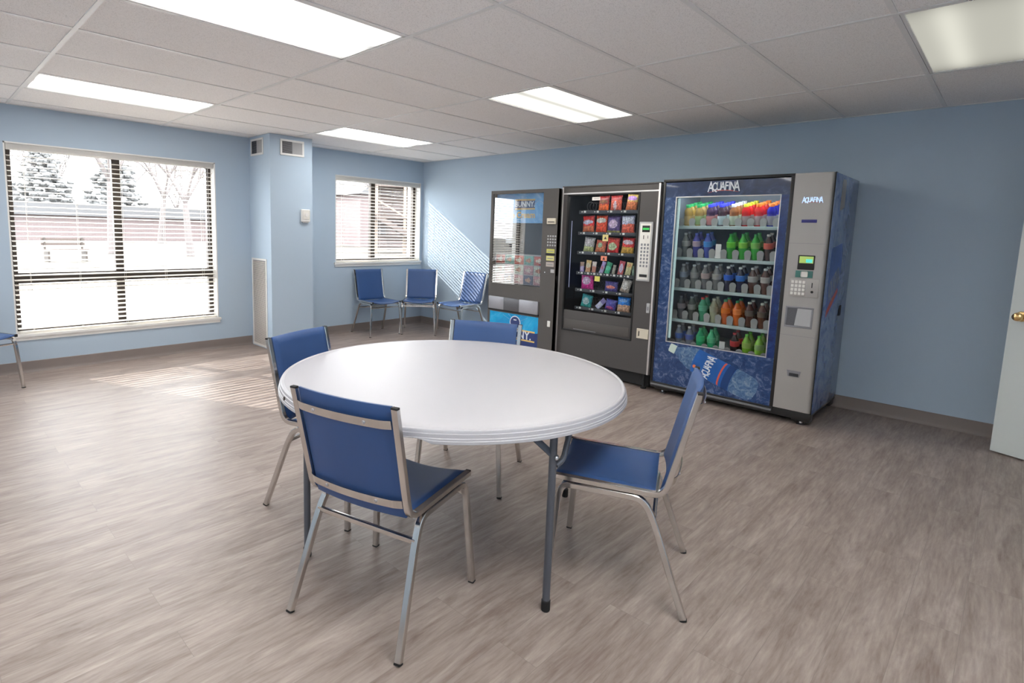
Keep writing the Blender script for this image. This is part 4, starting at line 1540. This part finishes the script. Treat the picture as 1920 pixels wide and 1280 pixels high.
MB().box(0.812, 0.846, -0.010, -0.003, 0.440, 0.500, 0.004).build('door_lock', M['ltrim'], IC)
MB().box(0.05, IW - 0.05, 0.08, ID - 0.05, 0.0005, IZ0).build('base', M['rubber'], IC)


# ------------------------------------------------------------------ bottles
def bottle_meshes(kind, bh=0.205):
    if kind == 'wide':      # juice bottle with a wide cap
        body = [(0, 0.0), (0.031, 0.0), (0.034, 0.004), (0.034, 0.085), (0.031, 0.092), (0.033, 0.105), (0.031, 0.128), (0.019, 0.150), (0.018, 0.160), (0, 0.160)]
        cap = [(0, 0.176), (0.018, 0.176), (0.0195, 0.173), (0.0195, 0.153), (0.0185, 0.152), (0, 0.152)]
        lab = [(0.0345, 0.012), (0.0349, 0.013), (0.0349, 0.083), (0.0345, 0.084)]
    else:
        s = bh / 0.205
        body = [(0, 0.004), (0.022, 0.0), (0.031, 0.003), (0.033, 0.012), (0.0325, 0.040), (0.0345, 0.052), (0.0345, 0.095), (0.032, 0.100), (0.034, 0.125), (0.029, 0.150), (0.016, 0.178), (0.0125, 0.188), (0.0125, 0.193), (0, 0.193)]
        body = [(r, z * s) for r, z in body]
        cap = [(r, z * s) for r, z in [(0, 0.205), (0.0125, 0.205), (0.0140, 0.202), (0.0140, 0.190), (0, 0.190)]]
        lab = [(r, z * s) for r, z in [(0.0345, 0.094), (0.0353, 0.096), (0.0353, 0.138), (0.0325, 0.140)]]
    out = []
    for nm, pr in (('bottle', body), ('cap', cap), ('label', lab)):
        b = MB().lathe(pr, 18)
        bmesh.ops.recalc_face_normals(b.bm, faces=b.bm.faces[:])
        me = bpy.data.meshes.new(kind + '_' + nm)
        b.bm.to_mesh(me)
        b.bm.free()
        for p in me.polygons:
            p.use_smooth = True
        me.set_sharp_from_angle(angle=R(40))
        out.append(me)
    return out


BM = {'wide': bottle_meshes('wide'), 'soda': bottle_meshes('soda')}


def liquid(col):
    key = 'liquid_%d_%d_%d' % tuple(int(c * 100) for c in col)
    if key not in M:
        M[key] = mat(key, col, 0.12, spec=0.6, coat=0.3)
        b = M[key].node_tree.nodes['Principled BSDF']
        b.inputs['Transmission Weight'].default_value = 0.12
        b.inputs['IOR'].default_value = 1.33
    return M[key]


def plainc(col, pre='print'):
    key = pre + '_%d_%d_%d' % tuple(int(c * 100) for c in col)
    if key not in M:
        M[key] = mat(key, col, 0.45)
    return M[key]


def make_bottle(kind, lc, cc, bc, nm):
    root = None
    me = BM[kind]
    b = link('bottle' if False else nm, me[0].copy(), liquid(lc), None, smooth=False)
    c = link('cap', me[1].copy(), plainc(cc, 'cap'), b, smooth=False)
    l = link('label_wrap', me[2].copy(), plainc(bc), b, smooth=False)
    return b


G_CAP, B_CAP, W_CAP = (0.02, 0.36, 0.10), (0.05, 0.06, 0.75), (0.75, 0.75, 0.80)
ROWS = [
    ('top shelf', [
        ('wide', (0.42, 0.26, 0.06), G_CAP, (0.50, 0.34, 0.12), 'amber juice bottle with green cap'),
        ('wide', (0.42, 0.27, 0.08), G_CAP, (0.30, 0.42, 0.18), 'amber tea bottle with green cap and label'),
        ('wide', (0.08, 0.04, 0.09), B_CAP, (0.50, 0.20, 0.20), 'dark juice bottle with blue cap, red label'),
        ('wide', (0.08, 0.04, 0.06), B_CAP, (0.45, 0.55, 0.58), 'dark juice bottle with blue cap, pale label'),
        ('wide', (0.36, 0.14, 0.05), W_CAP, (0.45, 0.52, 0.40), 'brown tea bottle with white cap'),
        ('wide', (0.70, 0.02, 0.02), (0.62, 0.62, 0.03), (0.34, 0.26, 0.25), 'red juice bottle with yellow cap'),
        ('wide', (0.72, 0.02, 0.02), (0.85, 0.20, 0.02), (0.36, 0.26, 0.26), 'red sports drink bottle with orange cap'),
        ('wide', (0.02, 0.02, 0.42), (0.85, 0.20, 0.03), (0.32, 0.30, 0.36), 'blue sports drink bottle with orange cap')]),
    ('second shelf', [
        ('soda', (0.14, 0.15, 0.14), (0.30, 0.34, 0.33), (0.30, 0.30, 0.27), 'clear diet drink bottle with grey cap'),
        ('soda', (0.06, 0.06, 0.30), (0.06, 0.10, 0.45), (0.40, 0.30, 0.36), 'blue drink bottle with pale red label'),
        ('soda', (0.05, 0.08, 0.36), (0.05, 0.10, 0.45), (0.05, 0.24, 0.62), 'blue drink bottle with bright blue label'),
        None,
        ('soda', (0.03, 0.34, 0.03), (0.02, 0.30, 0.06), (0.14, 0.58, 0.03), 'green soda bottle with lime label'),
        ('soda', (0.04, 0.38, 0.04), (0.02, 0.32, 0.06), (0.24, 0.60, 0.05), 'bright green soda bottle with lime label'),
        ('soda', (0.03, 0.36, 0.03), (0.02, 0.30, 0.06), (0.20, 0.50, 0.08), 'green soda bottle with green label'),
        ('soda', (0.04, 0.015, 0.012), (0.60, 0.58, 0.55), (0.62, 0.10, 0.06), 'dark cola bottle with red label')]),
    ('third shelf', [
        ('soda', (0.16, 0.17, 0.18), (0.40, 0.42, 0.44), (0.22, 0.26, 0.33), 'clear water bottle with grey-blue label'),
        ('soda', (0.16, 0.17, 0.16), (0.40, 0.42, 0.44), (0.28, 0.28, 0.27), 'clear drink bottle with grey label'),
        ('soda', (0.15, 0.15, 0.15), (0.44, 0.46, 0.46), (0.42, 0.32, 0.30), 'clear drink bottle with pale red label'),
        ('soda', (0.16, 0.16, 0.15), (0.44, 0.46, 0.46), (0.40, 0.38, 0.34), 'clear drink bottle with cream label'),
        ('soda', (0.02, 0.02, 0.05), (0.62, 0.62, 0.60), (0.02, 0.12, 0.60), 'dark cola bottle with blue label'),
        ('soda', (0.02, 0.02, 0.05), (0.62, 0.62, 0.60), (0.03, 0.18, 0.62), 'dark cola bottle with bright blue label'),
        ('soda', (0.09, 0.03, 0.015), (0.62, 0.62, 0.60), (0.42, 0.40, 0.36), 'brown root beer bottle with cream label'),
        ('soda', (0.11, 0.035, 0.02), (0.62, 0.62, 0.60), (0.44, 0.40, 0.36), 'brown cream soda bottle with pale label')]),
    ('fourth shelf', [
        ('soda', (0.07, 0.08, 0.09), (0.10, 0.10, 0.12), (0.20, 0.18, 0.20), 'dark drink bottle with grey label'),
        ('soda', (0.08, 0.09, 0.08), (0.20, 0.24, 0.23), (0.20, 0.20, 0.18), 'dark grey drink bottle with dull label'),
        ('soda', (0.05, 0.30, 0.16), (0.60, 0.05, 0.04), (0.12, 0.46, 0.28), 'green ginger drink bottle with red cap'),
        ('soda', (0.36, 0.37, 0.24), (0.40, 0.42, 0.32), (0.38, 0.38, 0.26), 'pale yellow drink bottle with pale cap'),
        ('soda', (0.65, 0.11, 0.01), (0.02, 0.26, 0.07), (0.80, 0.20, 0.02), 'orange soda bottle with green cap'),
        ('soda', (0.66, 0.13, 0.01), (0.02, 0.26, 0.07), (0.85, 0.24, 0.05), 'orange soda bottle with green cap, paler label'),
        ('soda', (0.10, 0.035, 0.02), (0.50, 0.54, 0.48), (0.12, 0.09, 0.07), 'brown iced tea bottle with pale cap'),
        ('soda', (0.12, 0.04, 0.02), (0.50, 0.54, 0.48), (0.14, 0.10, 0.07), 'brown iced tea bottle with cream cap')]),
    ('bottom shelf', [
        ('soda', (0.18, 0.20, 0.24), (0.55, 0.55, 0.55), (0.06, 0.13, 0.40), 'water bottle with blue label and white cap'),
        ('soda', (0.18, 0.20, 0.24), (0.55, 0.52, 0.50), (0.10, 0.14, 0.42), 'water bottle with blue label and cream cap'),
        ('soda', (0.02, 0.40, 0.15), (0.04, 0.34, 0.14), (0.04, 0.52, 0.20), 'emerald green soda bottle'),
        ('soda', (0.03, 0.42, 0.16), (0.04, 0.34, 0.14), (0.10, 0.55, 0.25), 'emerald green soda bottle with paler label'),
        None,
        ('soda', (0.03, 0.015, 0.012), (0.42, 0.03, 0.04), (0.58, 0.05, 0.05), 'dark cola bottle with red cap and label'),
        ('soda', (0.22, 0.46, 0.03), (0.10, 0.52, 0.04), (0.36, 0.50, 0.10), 'lime soda bottle with green cap'),
        ('soda', (0.24, 0.50, 0.04), (0.10, 0.52, 0.04), (0.30, 0.46, 0.14), 'lime soda bottle with pale green label')]),
]
COLN = ['leftmost column', 'second column', 'third column', 'fourth column', 'fifth column', 'sixth column', 'seventh column', 'rightmost column']
DEPN = ['front one', 'second from front', 'third from front', 'fourth from front']
Mq = Matrix.Translation((-0.80, -4.020, 0)) @ Matrix.Rotation(R(-90), 4, 'Z')
tb_ = math.atan(SL)
for ri, (shn, items) in enumerate(ROWS):
    for ci, it in enumerate(items):
        if it is None:
            sgn = MB().box(UX[ci] - 0.022, UX[ci] + 0.022, SY + 0.008, SY + 0.012, SHZ[ri] + 0.012, SHZ[ri] + 0.128, 0.001).build('price_card', M['ltrim'])
            sgn.matrix_world = Mq
            tag(sgn, 'pale card standing in the empty column of the %s' % shn, 'card')
            continue
        kind, lc, cc, bc, dsc = it
        proto = make_bottle(kind, lc, cc, bc, 'juice_bottle' if kind == 'wide' else 'soda_bottle')
        for k in range(4 if ri == 0 else 2):
            o = proto if k == 0 else copy_tree(proto)
            yy = SY + 0.047 + k * 0.076
            zz = SHZ[ri] - 0.001 + SL * (yy - SY) + 0.006
            o.matrix_world = Mq @ Matrix.Translation((UX[ci], yy, zz)) @ Matrix.Rotation(tb_, 4, 'X')
            tag(o, '%s, %s, %s, %s' % (dsc, shn, COLN[ci], DEPN[k]), 'bottle', 'drink bottles in the blue machine')


# ------------------------------------------------------------------ snacks
def bag_mesh(name, w, h, t, crimp=True, flare=0.06):
    def f(u, v):
        x = (u * 2 - 1)
        z = (v * 2 - 1)
        ww = w / 2 * (1 + flare * abs(z) ** 3)
        th_ = t / 2 * max(0, 1 - abs(x) ** 2.6) ** 0.6 * max(0, 1 - abs(z) ** 3.2) ** 0.7
        wr = 0.0016 * math.sin(9 * x + 4 * z) * math.sin(7 * z + 2)
        return (x * ww, -th_ - wr, z * h / 2 + h / 2)

    def g_(u, v):
        x = (u * 2 - 1)
        z = (v * 2 - 1)
        th_ = t * max(0, 1 - abs(x) ** 2.6) ** 0.6 * max(0, 1 - abs(z) ** 3.2) ** 0.7
        return (0, th_ + 0.0008, 0)
    return MB().grid(f, 14, 16, g_)


SNK = [  # row, x, kind, w, h, colours(top,bottom,blob), blob z, blob r, split, tilt, desc
    (0, 0.392, 'bag', 0.105, 0.150, (0.28, 0.03, 0.03), (0.75, 0.13, 0.02), (0.22, 0.10, 0.05), 0.12, (0.38, 0.12), -0.05, 0, 'dark red chip bag with white tag over it, top tray left'),
    (0, 0.520, 'bag', 0.110, 0.150, (0.40, 0.05, 0.05), (0.62, 0.12, 0.07), (0.55, 0.42, 0.45), -0.15, (0.14, 0.3), 0.2, 0, 'dark red and orange chip bag, top tray middle'),
    (0, 0.672, 'bag', 0.105, 0.152, (0.62, 0.45, 0.14), (0.60, 0.17, 0.06), (0.42, 0.22, 0.58), 0.25, (0.42, 0.13), 0.05, -6, 'yellow chip bag with purple patch, top tray right'),
    (1, 0.240, 'bag', 0.125, 0.165, (0.72, 0.03, 0.03), (0.60, 0.14, 0.05), (0.52, 0.50, 0.66), 0.12, (0.42, 0.13), -0.1, 3, 'red chip bag with pale band, leftmost of second tray'),
    (1, 0.378, 'bag', 0.115, 0.170, (0.78, 0.07, 0.02), (0.78, 0.05, 0.02), (0.60, 0.55, 0.50), 0.22, (0.42, 0.14), -0.6, 0, 'orange-red chip bag with white ring, second tray'),
    (1, 0.508, 'bag', 0.130, 0.165, (0.10, 0.06, 0.20), (0.42, 0.38, 0.10), (0.60, 0.44, 0.60), 0.05, (0.32, 0.24), -0.33, 0, 'dark purple chip bag with pale pink heart, second tray'),
    (1, 0.655, 'bag', 0.125, 0.168, (0.48, 0.47, 0.62), (0.72, 0.12, 0.07), (0.60, 0.60, 0.70), 0.3, (0.40, 0.12), 0.02, 2, 'silver and red chip bag, rightmost of second tray'),
    (2, 0.250, 'bag', 0.110, 0.145, (0.50, 0.47, 0.46), (0.48, 0.50, 0.22), (0.58, 0.50, 0.52), 0.2, (0.40, 0.16), -0.12, -5, 'white and yellow-green chip bag, leftmost of third tray'),
    (2, 0.378, 'bag', 0.105, 0.120, (0.55, 0.10, 0.06), (0.62, 0.17, 0.07), (0.30, 0.42, 0.26), 0.1, (0.22, 0.2), 0.1, -7, 'orange-red and green snack bag, third tray'),
    (2, 0.512, 'bag', 0.120, 0.150, (0.72, 0.06, 0.04), (0.70, 0.03, 0.03), (0.48, 0.58, 0.34), -0.05, (0.34, 0.24), 0.0, -2, 'red chip bag with pale green picture, third tray'),
    (2, 0.660, 'bag', 0.120, 0.155, (0.75, 0.04, 0.04), (0.66, 0.38, 0.06), (0.66, 0.52, 0.60), 0.20, (0.40, 0.13), -0.08, -4, 'red and yellow chip bag, rightmost of third tray'),
    (3, 0.200, 'bar', 0.045, 0.105, (0.42, 0.26, 0.20), (0.40, 0.28, 0.60), (0.60, 0.50, 0.70), -0.1, (0.3, 0.2), 0.1, 2, 'purple candy bar, leftmost of fourth tray'),
    (3, 0.264, 'bar', 0.055, 0.125, (0.62, 0.42, 0.18), (0.58, 0.28, 0.15), (0.62, 0.55, 0.40), 0.1, (0.4, 0.2), 0.0, -4, 'tan candy bar second from left, fourth tray'),
    (3, 0.330, 'bar', 0.045, 0.115, (0.62, 0.50, 0.50), (0.52, 0.20, 0.14), (0.7, 0.6, 0.5), 0.3, (0.4, 0.12), 0.1, -2, 'red-brown candy bar third from left, fourth tray'),
    (3, 0.408, 'bar', 0.040, 0.120, (0.42, 0.32, 0.62), (0.50, 0.42, 0.66), (0.60, 0.20, 0.30), 0.0, (0.3, 0.15), 0.1, -16, 'slanting lilac and pink candy bar, fourth tray'),
    (3, 0.470, 'bar', 0.055, 0.115, (0.03, 0.30, 0.16), (0.05, 0.45, 0.24), (0.10, 0.60, 0.36), 0.0, (0.4, 0.2), 0.1, -15, 'slanting green candy packet, fourth tray'),
    (3, 0.538, 'bar', 0.030, 0.095, (0.35, 0.32, 0.26), (0.40, 0.38, 0.30), (0.5, 0.45, 0.4), 0.0, (0.3, 0.2), 0.1, -8, 'thin grey-green candy stick, fourth tray'),
    (3, 0.610, 'bar', 0.055, 0.135, (0.52, 0.05, 0.08), (0.60, 0.12, 0.12), (0.58, 0.46, 0.62), 0.0, (0.32, 0.32), 0.1, -8, 'red candy bar with lilac middle, fourth tray'),
    (3, 0.685, 'bar', 0.055, 0.125, (0.66, 0.50, 0.20), (0.62, 0.56, 0.30), (0.70, 0.34, 0.16), 0.3, (0.34, 0.12), 0.1, -8, 'yellow candy bar, second from right on fourth tray'),
    (3, 0.745, 'bar', 0.035, 0.100, (0.14, 0.22, 0.16), (0.20, 0.30, 0.22), (0.3, 0.4, 0.3), 0.0, (0.3, 0.2), 0.1, 0, 'dark green candy bar, rightmost of fourth tray'),
    (4, 0.262, 'bag', 0.135, 0.150, (0.70, 0.03, 0.30), (0.62, 0.14, 0.40), (0.66, 0.46, 0.66), 0.08, (0.32, 0.26), -0.5, 3, 'bright pink snack bag, leftmost of fifth tray'),
    (4, 0.520, 'bag', 0.130, 0.105, (0.08, 0.06, 0.26), (0.08, 0.05, 0.28), (0.72, 0.20, 0.14), -0.02, (0.34, 0.14), -0.6, 0, 'navy pouch with orange oval, fifth tray'),
    (4, 0.655, 'bag', 0.090, 0.132, (0.55, 0.50, 0.46), (0.50, 0.40, 0.32), (0.62, 0.58, 0.55), 0.0, (0.30, 0.3), -0.2, -14, 'slanting cream coloured bag, rightmost of fifth tray'),
    (5, 0.255, 'bag', 0.115, 0.125, (0.02, 0.30, 0.34), (0.05, 0.42, 0.38), (0.38, 0.50, 0.52), 0.0, (0.30, 0.28), -0.2, -8, 'teal snack bag, leftmost of bottom tray'),
    (5, 0.388, 'bar', 0.050, 0.120, (0.22, 0.18, 0.42), (0.52, 0.54, 0.74), (0.60, 0.60, 0.70), -0.2, (0.3, 0.2), 0.1, -42, 'slanting silver and violet candy bar, bottom tray'),
    (5, 0.522, 'bag', 0.110, 0.105, (0.08, 0.08, 0.40), (0.10, 0.08, 0.42), (0.45, 0.08, 0.26), -0.25, (0.34, 0.14), 0.1, -8, 'royal blue packet with red mark, bottom tray'),
    (5, 0.660, 'bag', 0.125, 0.148, (0.02, 0.22, 0.72), (0.60, 0.36, 0.24), (0.20, 0.42, 0.80), 0.28, (0.30, 0.10), 0.0, 0, 'blue bag with orange lower half, rightmost of bottom tray'),
]
Ms = Matrix.Translation((-0.82, -3.008, 0)) @ Matrix.Rotation(R(-90), 4, 'Z')
for i, (rw, x, kd, w, h, ct, cb, cbl, bz, brr, spl, tilt, dsc) in enumerate(SNK):
    o = bag_mesh('pack', w, h, 0.045 if kd == 'bag' else 0.016).build(
        'snack_bag' if kd == 'bag' else 'candy_bar', pack_mat('pack_%d' % i, ct, cb, cbl, bz, brr, spl, 0.12), angle=50)
    lift = abs(math.sin(R(tilt))) * w / 2 + 0.002
    o.matrix_world = Ms @ Matrix.Translation((x, 0.108 if kd == 'bag' else 0.094, TRAYZ[rw] - 0.003 + lift)) @ Matrix.Rotation(R(-tilt), 4, 'Y') @ Matrix.Rotation(R(-4), 4, 'X')
    tag(o, dsc, 'snack bag' if kd == 'bag' else 'candy bar', 'snack packets in the glass-front machine')

# ------------------------------------------------------------------ outside
G0 = -0.10
tag(MB().box(-60, 45, T, 11.0, G0 - 0.2, G0).build('pavement', M['concrete'], smooth=False), kind='structure')
tag(MB().box(-60, 80, 11.0, 15.0, G0 - 0.2, G0 - 0.01).build('road', M['asphalt'], smooth=False), kind='structure')
tag(MB().box(-110, 160, 15.0, 130, G0 - 0.2, G0).build('ground_grass', M['straw'], smooth=False), kind='structure')


def far_building(x, y, w, dpt, h, label, roofh=2.5, mt_='brick'):
    r = empty('brick_building', (x, y, G0), 0, label, 'building')
    MB().box(-w / 2, w / 2, 0, dpt, 0, h).build('brick_wall', M[mt_], r, smooth=False)
    MB().prism([(-w / 2 - 0.4, h), (w / 2 + 0.4, h), (w / 2 - 2, h + roofh), (-w / 2 + 2, h + roofh)], -0.4, dpt + 0.4).build('roof', M['roof'], r, smooth=False)
    n = int(w / 4) if w < 20 else 0
    for k in range(n):
        xx = -w / 2 + 2 + k * 4
        wo = MB().box(xx - 0.7, xx + 0.7, -0.05, 0.05, 1.0, 2.3).build('window', M['carg'], r, smooth=False)
        MB().box(xx - 0.78, xx + 0.78, -0.07, -0.04, 0.92, 1.0).box(xx - 0.03, xx + 0.03, -0.07, -0.04, 1.0, 2.3).build('window_frame', M['white'], wo, smooth=False)
    return r


far_building(24, 47, 76, 8, 1.95, 'long low pinkish brick building far across the grass', 0.9)
far_building(27.5, 33, 11, 8, 4.4, 'brick house behind the wooden stairs, right of the corner window', 1.6)

# wooden outside stairs seen through the corner window
ws = empty('wooden_staircase', (17.6, 21.5, G0), R(-30), 'brown wooden outside staircase seen through the corner window', 'staircase')
for k, x in enumerate((-2.0, -0.2, 1.8, 4.0)):
    MB().box(x - 0.09, x + 0.09, -0.09, 0.09, 0, 4.6).build('post', M['pwood'], ws, smooth=False)
for z in (2.4, 4.4):
    MB().box(-2.2, 4.2, -0.1, 1.9, z - 0.22, z).build('landing', M['wood'], ws, smooth=False)
sl = MB()
for k in range(26):
    z = 0.25 + k * 0.165
    sl.box(-2.1, 4.1, 1.72, 1.80, z, z + 0.12)
sl.build('slatted_screen', M['wood'], ws, smooth=False)
fl2 = MB()
for k in range(13):
    fl2.box(-2.0 + k * 0.30, -1.66 + k * 0.30, -0.9, -0.15, 2.35 - k * 0.185, 2.40 - k * 0.185)
fl2.sweep([(-2.1, -0.92, 2.3), (2.0, -0.92, 0.0)], rsq(0.15, 0.03), (0, 0, 1))
fl2.sweep([(-2.1, -0.12, 2.3), (2.0, -0.12, 0.0)], rsq(0.15, 0.03), (0, 0, 1))
fl2.build('stair_flight', M['wood'], ws, smooth=False)
MB().sweep([(-2.1, -0.92, 3.3), (2.0, -0.92, 1.0)], rsq(0.05, 0.04), (0, 0, 1)).build('handrail', M['pwood'], ws, smooth=False)


def tree(x, y, h, label, seed, spread=0.5, deep=5):
    rg = random.Random(seed)
    r = empty('bare_tree', (x, y, G0), 0, label, 'tree', 'bare trees outside the windows')
    tk = MB()
    top = Vector((rg.uniform(-.3, .3), rg.uniform(-.3, .3), h * 0.38))
    tk.taper((0, 0, 0), top, h * 0.028, h * 0.019, 8)
    tk.build('trunk', M['bark'], r)
    br = MB()

    def grow(p, d, ln, rad, lvl):
        q = p + d * ln
        br.taper(p, q, rad, rad * 0.62, 5 if lvl < 2 else 3)
        if lvl >= deep:
            return
        n = 3 if lvl < 4 else 2
        for k in range(n):
            a = rg.uniform(0, 6.28)
            ax = d.orthogonal().normalized()
            ax.rotate(Matrix.Rotation(a, 3, d))
            nd = (d + ax * rg.uniform(0.35, 0.85) * spread * 1.6 + Vector((0, 0, 0.10))).normalized()
            grow(q, nd, ln * rg.uniform(0.66, 0.86), rad * 0.6, lvl + 1)
    for k in range(4):
        a = k * 1.57 + rg.uniform(-.4, .4)
        grow(top, Vector((math.cos(a) * 0.55, math.sin(a) * 0.55, 1)).normalized(), h * 0.20, h * 0.013, 0)
    br.build('branches', M['bark'], r, smooth=False)
    return r


tree(4.15, 21.3, 6.5, 'bare tree seen in the right half of the wide window', 3, 0.35)
tree(1.7, 24.5, 9, 'slim bare tree just left of the wide window middle post', 5)
tree(-4.3, 15, 9, 'bare tree spreading at the top left of the wide window', 9, 0.6)
tree(12.3, 25.0, 7, 'bare tree seen in the left half of the corner window', 12)
tree(20.8, 27.5, 6, 'bare tree behind the wooden stairs', 21, 0.35)
tree(8.8, 41, 9, 'distant bare tree before the brick building, right half of wide window', 15)
tree(17.5, 41.5, 7, 'distant bare tree before the brick building, right of the taller one', 17)
tree(26.5, 28, 8, 'distant bare tree beyond the corner window, before the brick building', 23)


def evergreen(x, y, s, hh, lb, seed):
    rg = random.Random(seed)
    e = empty('evergreen_tree', (x, y, G0), 0, lb, 'tree', 'grey-green trees beyond the brick building')
    MB().taper((0, 0, 0), (0, 0, hh * 0.3), 0.25, 0.18, 8).build('trunk', M['bark'], e)
    b = MB()
    for k in range(520):
        z = hh * (0.12 + 0.88 * rg.random())
        rr = math.sqrt(max(0.02, 1 - (z / hh) ** 1.6)) * s * rg.uniform(0.2, 1)
        a = rg.uniform(0, 6.28)
        b.clump((rr * math.cos(a), rr * math.sin(a), z), rg.uniform(0.20, 0.46), (1, 1, 0.8))
    b.build('foliage', M['hedge'], e)


for i, (x, y, s_, hh, lb) in enumerate((
        (5.4, 68, 3.6, 9.0, 'broad grey-green tree in the left half of the wide window'),
        (10.6, 61, 3.4, 8.2, 'broad grey-green tree left of the wide window middle post'),
        (44.5, 64, 4.0, 8.6, 'grey-green tree behind the brick house by the wooden stairs'))):
    evergreen(x, y, s_, hh, lb, 40 + i)
for i, (x, y, hh, lb) in enumerate((
        (-0.2, 60, 8.5, 'twiggy bare tree behind the brick building, far left of the wide window'),
        (8.0, 80, 12, 'twiggy bare tree far behind the two grey-green trees'),
        (16.0, 60, 8, 'twiggy bare tree behind the brick building, right of the wide window post'),
        (25.0, 71, 11, 'twiggy bare tree behind the brick building, right end of the wide window'),
        (19.5, 92, 14, 'twiggy bare tree farthest behind the brick building'),
        (32.5, 62, 9, 'twiggy bare tree behind the brick building, left half of the corner window'),
        (38.5, 68, 11, 'twiggy bare tree behind the brick building, right half of the corner window'))):
    tree(x, y, hh, lb, 60 + i, 0.5, 6)

bn = empty('park_bench', (-1.2, 18.6, G0), R(8), 'dark bench on the grass, lower left of the wide window', 'bench')
for k in range(3):
    MB().box(-0.7, 0.7, -0.18 + k * 0.14, -0.07 + k * 0.14, 0.42, 0.455).build('seat_slat', M['wood'], bn, smooth=False)
for k in range(2):
    MB().box(-0.7, 0.7, 0.26, 0.29, 0.56 + k * 0.17, 0.68 + k * 0.17).build('back_slat', M['wood'], bn, smooth=False)
for sx_ in (-0.6, 0.6):
    MB().box(sx_ - 0.03, sx_ + 0.03, -0.18, 0.26, 0.0, 0.42).box(sx_ - 0.03, sx_ + 0.03, 0.22, 0.27, 0.42, 0.88).build('leg_frame', M['bronze'], bn, smooth=False)


def car(x, y, rz, label):
    r = empty('parked_car', (x, y, G0), rz, label, 'car')
    MB().prism([(-2.25, 0.35), (-2.3, 0.75), (-2.0, 0.95), (-1.1, 1.02), (-0.55, 1.50), (0.95, 1.50), (1.65, 1.05), (2.2, 0.98), (2.3, 0.6), (2.25, 0.35)], -0.85, 0.85).build('car_body', M['carp'], r)
    MB().prism([(-0.98, 1.04), (-0.50, 1.44), (0.90, 1.44), (1.48, 1.06)], -0.862, 0.862).build('side_windows', M['carg'], r, smooth=False)
    for a in (-1.4, 1.45):
        for s in (-0.80, 0.80):
            MB().lathe([(0, -0.1), (0.30, -0.1), (0.33, -0.06), (0.33, 0.06), (0.30, 0.1), (0, 0.1)], 18, (a, s, 0.33), 'y').build('wheel', M['tyre'], r)
    return r


car(-46.0, 27.0, R(8), 'white car parked outside, mirrored in the ice cream machine glass')
